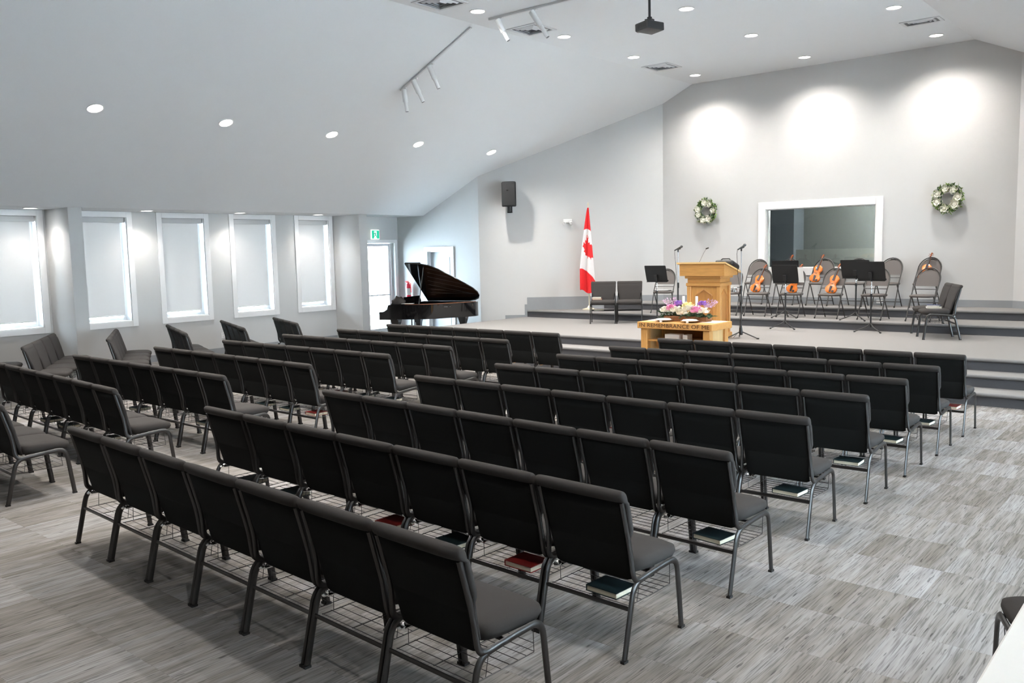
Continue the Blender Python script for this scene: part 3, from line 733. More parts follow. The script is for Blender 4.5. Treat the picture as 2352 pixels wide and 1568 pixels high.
# ------------------------------------------------------------------ violins
def violin_proto():
    t = thing('violin', 'x', 'violin')
    # body lies in local x-z, front towards +y; z up from the tail
    def half(k):
        # outline half width over 0..1 of a 0.36 m body
        pts = [(0, .0), (.02, .045), (.07, .080), (.16, .100), (.25, .103), (.34, .092), (.42, .068), (.50, .056), (.58, .058), (.65, .072), (.74, .083), (.83, .082), (.91, .066), (.965, .040), (1., .0)]
        for (a, b), (c, d) in zip(pts, pts[1:]):
            if a <= k <= c: return b + (d - b) * (k - a) / (c - a)
        return 0
    ks = [i / 40 for i in range(41)]
    out = [(max(half(k), .002), k * .36) for k in ks]; poly = [(x, z) for x, z in out] + [(-x, z) for x, z in reversed(out)]
    def ring(sc, y):
        return [Vector((x * sc, y, .18 + (z - .18) * (1 - (1 - sc) * .6))) for x, z in poly]
    bm = B(); loft(bm, [ring(.93, -.021), ring(1, -.017), ring(1, .017), ring(.93, .023), ring(.6, .029)]); obj('body', bm, M_VIO, t, True)
    bm = B(); rr_ = [(.012, .33, .020), (.0115, .49, .014)]
    loft(bm, [[Vector((x, y, .33)) for x, y in ((-.013, .0), (.013, .0), (.013, .028), (-.013, .028))], [Vector((x, y, .50)) for x, y in ((-.0115, .002), (.0115, .002), (.0115, .022), (-.0115, .022))]])
    obj('neck', bm, M_VIOD, t)
    bm = B(); loft(bm, [[Vector((x, y, .235)) for x, y in ((-.020, .046), (.020, .046), (.020, .053), (-.020, .053))], [Vector((x, y, .495)) for x, y in ((-.012, .024), (.012, .024), (.012, .030), (-.012, .030))]]); obj('fingerboard', bm, M_EBONY, t)
    bm = B(); tube(bm, [(0, .012, .50), (0, .006, .545), (0, -.004, .575), (0, -.018, .585), (0, -.022, .57)], [.012, .012, .012, .012, .008], 8)
    for z, s in ((.515, 1), (.53, -1), (.545, 1), (.557, -1)): tube(bm, [(0, .008, z), (s * .04, .006, z + .004)], .0045, 6)
    obj('scroll', bm, M_VIOD, t, True)
    bm = B(); loft(bm, [[Vector((x, y, .02)) for x, y in ((-.012, .028), (.012, .028), (.012, .036), (-.012, .036))], [Vector((x, y, .13)) for x, y in ((-.021, .036), (.021, .036), (.021, .043), (-.021, .043))]]); obj('tailpiece', bm, M_EBONY, t)
    bm = B(); bx(bm, -.021, .021, .026, .058, .178, .182); obj('bridge', bm, mat('pale_maple', (.70, .50, .28), .5), t)
    bm = B(); lathe(bm, [(.0, .040), (.02, .039), (.024, .034), (.014, .022), (.0, .022)], 16, Matrix.Identity(4) @ TR((-.05, .0, .04)) @ RX(-90)); obj('chin_rest', bm, M_EBONY, t, True)
    bm = B()
    for s in (-1, 1): tube(bm, [(s * .045, .0255, .155), (s * .040, .0275, .18), (s * .036, .0275, .205)], .0035, 5)
    obj('sound_hole', bm, M_EBONY, t)
    return t
VP = violin_proto(); v_used = [False]
def put_violin(x, y, z, lean, face, roll, label):
    if not v_used[0]: c = VP; v_used[0] = True
    else: c = copy_tree(VP)
    # stands on its tail, top leaning backwards
    c.matrix_world = TR((x, y, z)) @ RZ(face) @ RX(lean) @ RY(roll) @ Matrix.Scale(1.06, 4); c['label'] = label; c['group'] = 'violins on the folding chairs'
    return c
zs = .468
for x, y, z, rl, l in ((-7.44, Y1 - .06, S1 + zs, 14, 'orange violin leaning on the front row chair nearest the lectern'),
                       (-6.68, Y1 - .07, S1 + zs, 12, 'orange violin leaning behind the music stand with a white page'),
                       (-5.92, Y1 - .06, S1 + zs, 10, 'orange violin leaning on a front row chair, between the groups of music stands'),
                       (-7.24, Y2 - .06, S2 + zs, 6, 'violin in the back row of which only the scroll shows over the stand'),
                       (-6.63, Y2 - .06, S2 + zs, 10, 'orange violin in the back row in front of the dark window'),
                       (-4.55, Y2 - .06, S2 + zs, 8, 'orange violin on the back row chair nearest the right wreath')):
    put_violin(x, y, z + .002, 24, 180, -rl, l)

# ------------------------------------------------------------------ music stands, microphones
def music_stand(x, y, z, face, h, label, w=.50, page=False, tilt=22):
    t = thing('music_stand', label, 'music stand', (x, y, z), R(face), 'black music stands')
    for k in range(3):
        a = R(90 + 120 * k)
        bm = B(); tube(bm, bend([(0, 0, .16), (.06 * math.cos(a), .06 * math.sin(a), .10), (.27 * math.cos(a), .27 * math.sin(a), .014)], .04), .010, 6); lg = obj('leg', bm, M_BLACK, t, True)
        bm = B(); tube(bm, [(.25 * math.cos(a), .25 * math.sin(a), .013), (.28 * math.cos(a), .28 * math.sin(a), .013)], .013, 8); obj('rubber_foot', bm, M_RUB, lg, True)
    bm = B(); tube(bm, [(0, 0, .09), (0, 0, .66)], .014, 10); obj('lower_tube', bm, M_BLACK, t, True)
    bm = B(); tube(bm, [(0, 0, .66), (0, 0, h - .11)], .010, 10); obj('upper_tube', bm, M_CHROME, t, True)
    bm = B(); tube(bm, [(0, 0, .63), (0, 0, .68)], .020, 10); tube(bm, [(0, .0, .655), (0, -.045, .655)], .010, 8); obj('clamp_knob', bm, M_BLACK, t, True)
    T = TR((0, 0, h - .13)) @ RX(tilt)
    bm = B(); hw = w / 2
    prism(bm, [(-hw * .97, 0), (hw * .97, 0), (hw, .06), (hw, .33), (hw * .96, .345), (-hw * .96, .345), (-hw, .33), (-hw, .06)], .010, .014, T @ RX(90) @ RY(180))
    obj('desk', bm, mat('matte_black_desk', (.006, .006, .0065), .6), t)
    bm = B(); bx(bm, -hw * .97, hw * .97, -.014, .055, -.004, .004, T); bx(bm, -hw * .97, hw * .97, .051, .055, .004, .025, T); obj('lip', bm, M_BLACK, t)
    bm = B(); bx(bm, -.03, .03, -.035, -.010, .06, .16, T); tube(bm, [(0, 0, h - .15), (0, -.01, h - .05)], .014, 8); obj('tilt_bracket', bm, M_BLACK, t)
    if page:
        o = tag(obj('sheet_of_music', (lambda b_: (bx(b_, hw - .03, hw + .10, .016, .019, .008, .30, T), b_)[1])(B()), M_PAPER), 'white page sticking out at the side of a music stand', 'paper')
        o.matrix_world = TR((x, y, z)) @ RZ(face)
    return t
# desks face the players (towards the stage wall)
music_stand(-9.20, 15.60, S0, 0, 1.00, 'black music stand alone at the left of the lectern', tilt=16)
music_stand(-6.48, 15.66, S0, 0, .99, 'nearer of the paired music stands, with a white page, right of the lectern', page=True, tilt=16)
music_stand(-6.68, 16.15, S1, 12, .90, 'farther of the paired music stands right of the lectern', tilt=16)
music_stand(-5.33, 16.09, S1, -6, .90, 'farther of the two overlapping music stands before the window trim', .54, tilt=16)
music_stand(-4.93, 15.68, S0, -6, 1.04, 'nearer of the two overlapping music stands, in front of the empty chair', tilt=16)

def mic_stand(x, y, z, h, face, label, mlabel):
    t = thing('microphone_stand', label, 'microphone stand', (x, y, z), R(face), 'microphone stands')
    for k in range(3):
        a = R(30 + 120 * k)
        bm = B(); tube(bm, [(.02 * math.cos(a), .02 * math.sin(a), .115), (.30 * math.cos(a), .30 * math.sin(a), .012)], .010, 6); lg = obj('leg', bm, M_BLACK, t, True)
        bm = B(); tube(bm, [(.285 * math.cos(a), .285 * math.sin(a), .013), (.325 * math.cos(a), .325 * math.sin(a), .013)], .013, 6); obj('rubber_foot', bm, M_RUB, lg, True)
    bm = B(); lathe(bm, [(.028, .06), (.034, .10), (.024, .17), (.014, .22)], 12); obj('base_hub', bm, M_BLACK, t, True)
    bm = B(); tube(bm, [(0, 0, .06), (0, 0, .85)], .012, 10); obj('lower_tube', bm, M_BLACK, t, True)
    bm = B(); tube(bm, [(0, 0, .80), (0, 0, .90)], .02, 10); obj('clutch', bm, M_BLACK, t, True)
    bm = B(); tube(bm, [(0, 0, .85), (0, 0, h - .06)], .008, 8); obj('upper_tube', bm, mat('grey_steel_tube', (.30, .30, .31), .35, .9), t, True)
    bm = B(); tube(bm, [(0, 0, h - .07), (0, .0, h - .02)], .014, 8); tube(bm, [(0, -.01, h - .02), (0, .05, h + .0)], .017, 8); obj('clip', bm, M_BLACK, t, True)
    bm = B(); tube(bm, [(-.02, -.06, h - .03), (-.045, -.06, h - .12), (-.05, -.03, h - .5), (-.03, -.015, .9), (-.016, -.013, .5), (-.02, -.02, .12), (-.10, -.08, .01)], .004, 5); obj('cable', bm, M_RUB, t, True)
    mc = thing('microphone', mlabel, 'microphone'); mc.matrix_world = TR((x, y, z)) @ RZ(face) @ TR((0, 0, h)) @ RX(25)
    bm = B(); tube(bm, [(0, -.08, -.01), (0, .05, -.002)], [.012, .017], 10); obj('handle', bm, M_BLACK, mc, True)
    bm = B(); lathe(bm, [(.0, -.026), (.02, -.018), (.026, 0), (.02, .02), (.0, .028)], 14, TR((0, .07, 0)) @ RX(-90)); obj('grille', bm, M_WIRE, mc, True)
mic_stand(-6.44, 13.69, S0, 1.55, -30, 'black tripod microphone stand right of the lectern', 'microphone on the stand right of the lectern')
mic_stand(-8.15, 14.60, S0, 1.55, -60, 'black tripod microphone stand behind the left edge of the lectern', 'microphone on the stand left of the lectern')

# ------------------------------------------------------------------ lectern
LX, LY = -6.97, 13.55
lec = thing('lectern', 'honey oak lectern with a slanted top and a pointed arch panel', 'lectern', (LX, LY, S0), R(4))
bm = rbox(-.33, .33, -.24, .24, 0, .10, .008, 1); obj('plinth', bm, M_OAK, lec)
bm = B(); bx(bm, -.27, .27, -.20, .20, .10, .90); obj('column', bm, M_OAK, lec)
for s in (-1, 1):
    for y0 in (-.225, .165):
        bm = rbox(s * .27 - .035, s * .27 + .035, y0, y0 + .06, .10, .90, .006, 1); obj('corner_post', bm, M_OAK, lec)
bm = rbox(-.315, .315, -.245, .245, .90, .955, .008, 1); obj('lower_moulding', bm, M_OAKX, lec)
bm = rbox(-.295, .295, -.225, .225, .955, 1.03, .012, 2); obj('neck_board', bm, M_OAKX, lec)
bm = rbox(-.33, .33, -.26, .26, 1.03, 1.075, .008, 1); obj('upper_moulding', bm, M_OAKX, lec)
# reading box: tall to the front, low to the speaker
bm = B()
pr_ = [(-.30, 1.075), (.30, 1.075), (.33, 1.12), (-.31, 1.285)]
loft(bm, [[Vector((-.40, y, z)) for y, z in pr_], [Vector((.40, y, z)) for y, z in pr_]]); obj('reading_box', bm, M_OAKX, lec)
bm = B(); pr_ = [(-.345, 1.285), (.385, 1.105), (.39, 1.127), (-.345, 1.309)]
loft(bm, [[Vector((-.44, y, z)) for y, z in pr_], [Vector((.44, y, z)) for y, z in pr_]]); obj('reading_board', bm, mat('light_oak', (.72, .47, .20), .4, var=.15, scale=7, stretch=(.8, 6, 6)), lec)
# pointed arch mouldings on the front and the side
arch_o = [(-.15, .22), (-.15, .74), (0, .84), (.15, .74), (.15, .22)]
for nm, T in (('arch_panel', TR((0, -.2005, 0))), ('arch_panel', TR((.2705, 0, 0)) @ RZ(90) @ Matrix.Diagonal((.72, 1, 1, 1)))):
    bm = B()
    for (x0, z0), (x1, z1) in zip(arch_o, arch_o[1:] + arch_o[:1]):
        tube(bm, [T @ Vector((x0, -.006, z0)), T @ Vector((x1, -.006, z1))], .012, 6)
    obj('arch_moulding', bm, M_OAKD, lec)
    bm = B(); loft(bm, [[T @ Vector((x * .96, -.002, z)) for x, z in arch_o], [T @ Vector((x * .96, 0.0, z)) for x, z in arch_o]]); obj(nm, bm, M_OAKD, lec)
g = thing('gooseneck_microphone', 'thin gooseneck microphone rising from the lectern top', 'microphone', (LX - .20, LY, S0 + 1.246))
bm = B(); lathe(bm, [(.025, -.02), (.025, .012), (.01, .02)], 12); obj('base', bm, M_BLACK, g, True)
bm = B(); tube(bm, [(0, 0, .01), (.05, .0, .11), (.10, .0, .21), (.15, .01, .29)], .0045, 6); obj('neck', bm, mat('grey_steel_tube', (.30, .30, .31), .35, .9), g, True)
bm = B(); tube(bm, [(.14, .01, .285), (.19, .01, .30)], .011, 8); obj('capsule', bm, M_BLACK, g, True)
bg_ = thing('black_bag', 'black soft case lying on the lectern top', 'bag', (LX + .28, LY + .12, S0 + 1.20), R(8))
bm = rbox(-.16, .16, -.20, .20, 0, .10, .04, 3, RX(-14)); obj('body', bm, M_BLACK, bg_, True)
bm = B(); tube(bm, [(-.10, -.05, .12), (-.06, -.06, .155), (.06, -.06, .155), (.10, -.05, .10)], .010, 6); obj('handle', bm, M_RUB, bg_, True)

# ------------------------------------------------------------------ communion table
TX0, TX1, TY0, TY1, TZ0, TZ1 = -6.965, -5.725, 11.22, 11.87, .853, .952
tb = thing('communion_table', 'low oak table with dark carved lettering along its front edge', 'table', ((TX0 + TX1) / 2, (TY0 + TY1) / 2, 0))
hx, hy = (TX1 - TX0) / 2, (TY1 - TY0) / 2
bm = rbox(-hx, hx, -hy, hy, TZ0, TZ1, .008, 2); obj('tabletop', bm, M_OAKX, tb)
for s in (-1, 1):
    for q in (-1, 1):
        bm = rbox(s * (hx - .10) - .055, s * (hx - .10) + .055, q * (hy - .08) - .05, q * (hy - .08) + .05, 0, TZ0, .006, 1); obj('leg', bm, M_OAK, tb)
    bm = B(); x0 = s * (hx - .10); bx(bm, x0 - .02, x0 + .02, -hy + .13, hy - .13, .08, TZ0); obj('side_panel', bm, mat('pale_oak_panel', (.66, .46, .22), .45, var=.22, scale=5, stretch=(3, 3, .8)), tb)
bm = B(); bx(bm, -hx + .15, hx - .15, -.02, .0, .55, .70); obj('back_rail', bm, M_OAKX, tb)
bm = B(); bx(bm, -hx + .155, hx - .155, -hy + .06, hy - .06, .66, .685); obj('shelf', bm, M_OAKX, tb)
bm = B(); bx(bm, -hx + .155, hx - .155, hy - .09, hy - .07, .10, TZ0); obj('back_panel', bm, M_OAKD, tb)
fc = bpy.data.curves.new('lettering', 'FONT'); fc.body = 'IN REMEMBRANCE OF ME'; fc.size = .082; fc.extrude = .0025; fc.align_x = 'CENTER'; fc.align_y = 'CENTER'; fc.space_character = 1.05
fo = bpy.data.objects.new('lettering_tmp', fc); COL.objects.link(fo)
dg = bpy.context.evaluated_depsgraph_get(); me = bpy.data.meshes.new_from_object(fo.evaluated_get(dg)); bpy.data.objects.remove(fo)
me.materials.clear(); me.materials.append(M_LETTER)
wd = max(v.co.x for v in me.vertices) - min(v.co.x for v in me.vertices)
lo = bpy.data.objects.new('lettering', me); COL.objects.link(lo); lo.parent = tb
lo.matrix_local = TR((0, -hy - .0015, (TZ0 + TZ1) / 2)) @ RX(90) @ Matrix.Diagonal((1.16 / wd, 1, 1, 1))
lo['label'] = 'dark lettering IN REMEMBRANCE OF ME'

def rose(bm, c, r, ax=None):
    c = Vector(c)
    # cupped petals around a ball
    for k in range(3):
        n = 5; rr_ = r * (.45 + .28 * k); zz = r * (.42 - .28 * k)
        for i in range(n):
            a = 2 * math.pi * (i + .5 * k) / n + k
            p = c + Vector((rr_ * math.cos(a), rr_ * math.sin(a), zz)); u = Vector((-math.sin(a), math.cos(a), 0)); o_ = Vector((math.cos(a), math.sin(a), .5 + .2 * k)).normalized()
            q = [p - u * r * .42 - Vector((0,0,r*.3)), p + u * r * .42 - Vector((0,0,r*.3)), p + u * r * .40 + o_ * r * .35, p + o_ * r * .52, p - u * r * .40 + o_ * r * .35]
            vs = [bm.verts.new(v) for v in q]; bm.faces.new(vs)
    lathe(bm, [(.0, -r * .5), (r * .5, -r * .3), (r * .62, 0), (r * .45, r * .42), (.0, r * .5)], 8, TR(c))
def leaf(bm, p, d, ln, w):
    p = Vector(p); d = Vector(d).normalized(); s = d.cross(Vector((random.uniform(-1, 1), random.uniform(-1, 1), random.uniform(-1, 1)))).normalized() * w
    m_ = d.cross(s).normalized() * w * .25
    vs = [bm.verts.new(v) for v in (p, p + d * ln * .45 + s - m_, p + d * ln, p + d * ln * .45 - s - m_, p + d * ln * .5 + m_)]
    bm.faces.new((vs[0], vs[1], vs[4])); bm.faces.new((vs[1], vs[2], vs[4])); bm.faces.new((vs[2], vs[3], vs[4])); bm.faces.new((vs[3], vs[0], vs[4]))

fa = thing('flower_arrangement', 'long low arrangement of ivory, pink and violet flowers on the oak table', 'flowers', (-6.33, 11.62, TZ1))
bm = rbox(-.36, .36, -.09, .09, .0, .075, .012, 2); obj('basket', bm, M_BASKET, fa)
bm = B()
for k in range(150):
    x = random.uniform(-.46, .46); a = random.uniform(0, 2 * math.pi)
    leaf(bm, (x * .9, random.uniform(-.08, .08), random.uniform(.05, .12)), (math.cos(a) + x * 1.2, math.sin(a), random.uniform(-.5, .5)), random.uniform(.07, .13), random.uniform(.016, .03))
o = obj('foliage', bm, M_LEAFD, fa); o['kind'] = 'stuff'
for x, y, z, r, m in ((-.33, -.06, .17, .075, M_ROSEW), (-.24, -.05, .20, .075, M_ROSEP), (-.13, -.10, .18, .075, M_ROSEW), (-.03, -.10, .14, .075, M_ROSEW), (.02, -.02, .24, .07, M_ROSEY), (.07, -.09, .20, .078, M_ROSEW),
                      (.20, -.09, .18, .08, M_ROSEP), (.31, -.08, .17, .072, M_ROSEW), (-.16, .02, .27, .058, M_ROSEV), (-.22, .05, .22, .04, M_ROSEV), (.24, .03, .27, .06, M_ROSEV), (.31, .04, .23, .04, M_ROSEM), (-.07, .05, .2, .05, M_ROSEY), (.13, .05, .2, .05, M_ROSEW), (-.36, .04, .19, .03, M_ROSEP)):
    bm = B(); rose(bm, (x, y, z), r); obj('bloom', bm, m, fa)
bm = B()
for k in range(34):
    x0 = random.choice((-.3, -.2, .28, .34, .36)); z0 = .18
    d = Vector((x0 * 1.6 + random.uniform(-.2, .3), random.uniform(-.3, .3), random.uniform(.4, 1.0))).normalized()
    for s_ in range(4): leaf(bm, Vector((x0, 0, z0)) + d * (.04 + .035 * s_), d + Vector((random.uniform(-.5, .5), 0, random.uniform(-.2, .4))), .04, .007)
o = obj('flower_spray', bm, M_ROSEM, fa); o['kind'] = 'stuff'
for x, lb in ((-6.405, 'ivory pillar candle on the lectern-shadow side of the flowers'), (-6.185, 'ivory pillar candle in front of the lectern arch')):
    c = thing('candle', lb, 'candle', (x, 11.64, TZ1 + .075), group='candles in the flowers')
    bm = B(); lathe(bm, [(.0, 0), (.019, 0), (.019, .295), (.016, .30), (.0, .298)], 16); obj('wax', bm, mat('ivory_wax', (.86, .83, .74), .45, var=.02), c, True)
    bm = B(); tube(bm, [(0, 0, .297), (.002, 0, .318)], .0022, 5); obj('wick', bm, M_RUB, c)
c = list(o_ for o_ in COL.objects if o_.get('category') == 'candle'); c[0]['label'] = 'ivory pillar candle, the one farther from the microphone stand'; c[1]['label'] = 'ivory pillar candle, the one nearer to the microphone stand'
for x, y, lb in ((-6.60, 11.38, 'white lidded dish on the oak table, nearer to the flag'), (-6.16, 11.38, 'white lidded dish on the oak table, nearer to the microphone stand')):
    p_ = thing('communion_dish', lb, 'dish', (x, y, TZ1), group='dishes on the table')
    bm = B(); lathe(bm, [(.0, 0), (.06, 0), (.075, .008), (.135, .028), (.138, .034), (.07, .014), (.0, .012)], 24); obj('plate', bm, mat('silver_tray', (.62, .60, .56), .25, .7, var=.03), p_, True)
    bm = B(); lathe(bm, [(.115, .024), (.118, .03), (.10, .045), (.04, .052), (.0, .053)], 24); obj('cover_cloth', bm, M_PAPER, p_, True)
    cc = thing('small_cup', 'small white cup before the dish' + lb.split(',')[1], 'cup', (x + .02, y - .115, TZ1), group='cups on the table')
    bm = B(); lathe(bm, [(.0, 0), (.018, 0), (.022, .03), (.020, .03), (.016, .004), (.0, .004)], 14); obj('bowl', bm, M_WHITE, cc, True)
for x, y, w, d, rz, lb in ((-6.82, 11.60, .22, .34, 5, 'white cloth on the table, at the end nearer to the flag'), (-5.90, 11.62, .26, .36, -4, 'white cloth on the table, at the end nearer to the microphone stand')):
    bm = B(); bx(bm, -w/2, w/2, -d/2, d/2, 0, .004); o = tag(obj('table_cloth', bm, M_PAPER), lb, 'cloth', 'cloths on the table'); o.location = (x, y, TZ1 + .0002); o.rotation_euler = (0, 0, R(rz))
for x, w, lb in ((-6.44, .24, 'larger white box on the shelf under the tabletop'), (-6.22, .08, 'smaller white box on the shelf under the tabletop')):
    bm = rbox(-w/2, w/2, -.08, .08, 0, .085, .006, 1); o = tag(obj('paper_box', bm, M_PAPER), lb, 'box', 'boxes under the table'); o.location = (x, 11.42, .6852)

# ------------------------------------------------------------------ grand piano
# local x runs from the keyboard to the tail, local -y is the curved side towards the seats
PA = 20.
pn = thing('grand_piano', 'black grand piano with its lid propped open beside the stage', 'piano', (-14.36, 14.14, 0), R(PA))
def outline(sc=1., grow=0., x_from=-.98):
    pts = [(x_from, -.73), (-.35, -.73), (-.10, -.715), (.12, -.65), (.32, -.50), (.48, -.31), (.63, -.12), (.78, .06), (.90, .22), (.965, .38), (.965, .52), (.91, .63), (.80, .70), (.66, .73), (x_from, .73)]
    out = []
    for x, y in pts:
        out.append(((x + grow * (1 if x > .5 else 0)), y * (1 + grow / .73)))
    return out
ZR0, ZR1 = .575, .905
bm = B()
o1 = outline(x_from=-.52); inner = [(x * .955 + (.0 if x > 0 else -.0), y * .94) for x, y in o1]
a0 = [Vector((x, y, ZR0)) for x, y in o1]; a1 = [Vector((x, y, ZR1)) for x, y in o1]; b1 = [Vector((x, y, ZR1)) for x, y in inner]; b0 = [Vector((x, y, ZR1 - .10)) for x, y in inner]
loft(bm, [a0, a1, b1, b0], cap=True); obj('rim', bm, M_PIANO, pn, True)
bm = B(); prism(bm, [(x * .985, y * .985) for x, y in inner], ZR1 - .098, ZR1 - .085); obj('plate', bm, M_GOLD, pn)
bm = B()
for k in range(12): 
    y = -.55 + k * .1
    tube(bm, [(-.40, y, ZR1 - .07), (.55 + .03 * k, min(.6, y + .25), ZR1 - .07)], .003, 4)
obj('strings', bm, M_CHROME, pn)
# bronze band seen along the open rim
bm = B(); tube(bm, [(x * .95, y * .935, ZR1 + .004) for x, y in o1[1:12]], .012, 6); obj('felt_band', bm, M_GOLD, pn, True)
# key bed with stepped arms
bm = B()
for s in (-1, 1):
    pr_ = [(-.98, .56), (-.52, .56), (-.52, ZR1), (-.74, ZR1), (-.78, .80), (-.86, .755), (-.98, .74)]
    loft(bm, [[Vector((x, s * .73, z)) for x, z in pr_], [Vector((x, s * .66, z)) for x, z in pr_]])
obj('arm', bm, M_PIANO, pn)
bm = B(); bx(bm, -.98, -.52, -.66, .66, .56, .66); obj('key_bed', bm, M_PIANO, pn)
bm = B(); bx(bm, -.95, -.80, -.61, .61, .66, .685); obj('keyboard', bm, M_WHITE, pn)
bm = B()
for k in range(36):
    if k % 7 in (2, 6): continue
    y = -.60 + k * 1.2 / 36; bx(bm, -.90, -.80, y + .015, y + .028, .685, .70)
obj('black_keys', bm, M_EBONY, pn)
bm = B(); bx(bm, -.79, -.74, -.66, .66, .66, ZR1 - .01); obj('fallboard', bm, M_PIANO, pn)
for x, y in ((-.62, -.58), (-.62, .58), (.66, .32)):
    bm = B(); loft(bm, [[Vector((x + c * w, y + s * w, z)) for c, s in ((-1,-1), (1,-1), (1,1), (-1,1))] for z, w in ((.07, .035), (.12, .042), (.40, .06), (.50, .085), (ZR0, .10))]); lg = obj('leg', bm, M_PIANO, pn)
    bm = B(); lathe(bm, [(.0, -.015), (.03, -.015), (.035, 0), (.03, .015), (.0, .015)], 14, TR((x, y, .037)) @ RX(90)); obj('caster', bm, mat('brass', (.55, .38, .12), .3, 1.), lg, True)
bm = B(); bx(bm, -.50, -.46, -.12, .12, .10, .14); tube(bm, [(-.48, -.08, .12), (-.48, -.08, ZR0)], .014, 8); tube(bm, [(-.48, .08, .12), (-.48, .08, ZR0)], .014, 8); obj('pedal_lyre', bm, M_PIANO, pn)
bm = B(); bx(bm, -.74, -.52, -.66, .66, .88, .905); obj('desk_shelf', bm, M_PIANO, pn)
# lid hinged along the straight side
LT = TR((0, .73, ZR1 + .012)) @ RX(-38) @ TR((0, -.73, 0))
main = outline(x_from=-.44, grow=.018); bm = B(); prism(bm, main, 0, .022, LT); obj('lid', bm, M_PIANO, pn)
bm = B(); prism(bm, [(-.44, -.74), (-.06, -.735), (-.06, .73), (-.44, .745)], .024, .044, LT); obj('front_flap', bm, M_PIANO, pn)
bm = B(); tube(bm, [Vector((.02, -.69, ZR1)), LT @ Vector((-.02, -.60, -.005))], .010, 8); obj('lid_prop', bm, mat('prop_black', (.03, .03, .03), .2), pn, True)
bm = B(); bx(bm, -.50, -.46, -.40, .40, ZR1 + .005, ZR1 + .03); bx(bm, -.46, -.44, -.40, .40, ZR1 + .02, ZR1 + .16, TR((-.46, 0, ZR1)) @ RY(-20) @ TR((.46, 0, -ZR1))); obj('music_desk', bm, M_PIANO, pn)
def on_piano(x, y, z): return pn.matrix_basis @ Vector((x, y, z))
pn_m = TR((-14.36, 14.14, 0)) @ RZ(PA)
q = pn_m @ Vector((-.60, -.50, ZR1 + .002))
bag = thing('dark_cloth_bundle', 'dark soft cloth bundle on the keyboard end of the piano', 'cloth bundle', q, R(PA))
bm = B(); bmesh.ops.create_icosphere(bm, subdivisions=3, radius=1.)
for v in bm.verts:
    nn = mnoise.noise(v.co * 2.2); v.co = Vector((v.co.x * .16 * (1 + .25 * nn), v.co.y * .14 * (1 + .25 * nn), max(0., v.co.z + .15) * .15 * (1 + .35 * nn)))
obj('cloth', bm, M_FAB, bag, True, False)
for k, (x, y, rz, lb) in enumerate(((-.33, -.55, 12, 'white sheet of music lying on the open piano rim'),)):
    bm = B(); bx(bm, -.13, .13, -.10, .10, 0, .004); o = tag(obj('sheet_of_music', bm, M_PAPER), lb, 'paper'); o.matrix_world = pn_m @ TR((x, y, ZR1 + .016)) @ RZ(rz)

# ------------------------------------------------------------------ wall things
DD = (Vector(DB) - Vector(DA)).normalized(); DN = Vector((DD.y, -DD.x)); DANG = math.degrees(math.atan2(DD.y, DD.x))
def on_diag(x, off, z): return Vector((x + DN.x * off, dwall_y(x) + DN.y * off, z))
# loudspeaker
p = on_diag(-13.24, .338, 3.10); sp = thing('loudspeaker', 'dark grey loudspeaker on a bracket high on the wall', 'speaker', p, R(DANG))
TS_ = TR((0, 0, .27)) @ RX(8) @ TR((0, 0, -.27))
bm = B(); pr_ = [(-.165, -.15), (.165, -.15), (.165, .02), (.11, .16), (-.11, .16), (-.165, .02)]
prism(bm, pr_, 0, .56, TS_); bmesh.ops.bevel(bm, geom=bm.edges[:], offset=.012, segments=2, affect='EDGES'); obj('cabinet', bm, mat('speaker_shell', (.014, .014, .015), .55, var=.1, bump=.2), sp, True)
bm = rbox(-.15, .15, -.162, -.148, .03, .53, .005, 1, TS_); obj('grille', bm, M_GRILLE, sp)
bm = B(); bx(bm, -.05, -.01, -.166, -.162, .37, .385, TS_); obj('badge', bm, M_CHROME, sp)
bm = B(); tube(bm, [(0, 0, -.12), (0, 0, .02)], .04, 12); tube(bm, [(0, 0, -.06), (0, .30, -.06)], .018, 8); bx(bm, -.06, .06, .315, .335, -.14, .02); obj('bracket', bm, M_BLACK, sp, True)
# emergency light
p = on_diag(-12.17, .0, 2.74); em = thing('emergency_light', 'small white twin-head emergency light on the wall left of the flag', 'emergency light', p, R(DANG))
bm = rbox(-.10, .10, -.055, -.001, -.04, .04, .01, 2); obj('housing', bm, M_WHITE, em)
for s in (-1, 1):
    bm = B(); lathe(bm, [(.0, .0), (.036, .005), (.042, .05), (.034, .055), (.0, .045)], 14, TR((s * .07, -.055, -.035)) @ RZ(s * 20) @ RX(115)); obj('lamp_head', bm, M_WHITE, em, True)
# flag on a pole
FXf = -11.80; p = on_diag(FXf, .35, S1)
fl = thing('canadian_flag', 'red and white maple leaf flag hanging on a tall pole in the stage corner', 'flag', p, R(DANG))
bm = B(); lathe(bm, [(.0, 0), (.16, 0), (.16, .02), (.05, .05), (.02, .10)], 20); obj('base', bm, M_BRASS, fl, True)
bm = B(); tube(bm, [(0, 0, .04), (0, 0, 2.42)], .013, 10); obj('pole', bm, M_BRASS, fl, True)
bm = B(); lathe(bm, [(.0, 0), (.012, .0), (.022, .03), (.012, .06), (.0, .085)], 12, TR((0, 0, 2.41))); obj('finial', bm, M_BRASS, fl, True)
bm = B(); nu, nv = 26, 130; ZT, ZB = 2.36, .47; grid = []
def fl_pt(u, v):
    # u 0..1 across the folds, v 0 top..1 bottom
    wl = .015 + .20 * min(1, v * 1.35) ** .8; wr = .012 + .13 * min(1, v * 1.2)
    x = -wl + (wl + wr) * u; ph = u * 9.5
    z = ZT - (ZT - ZB) * v - .17 * v * u * .7 + .02 * math.sin(ph) * v
    y = -.02 - (.012 + .050 * v) * (1 + math.sin(ph + v * 1.5)) * .8
    return Vector((x, y, z))
grid = [[bm.verts.new(fl_pt(i / nu, j / nv)) for i in range(nu + 1)] for j in range(nv + 1)]
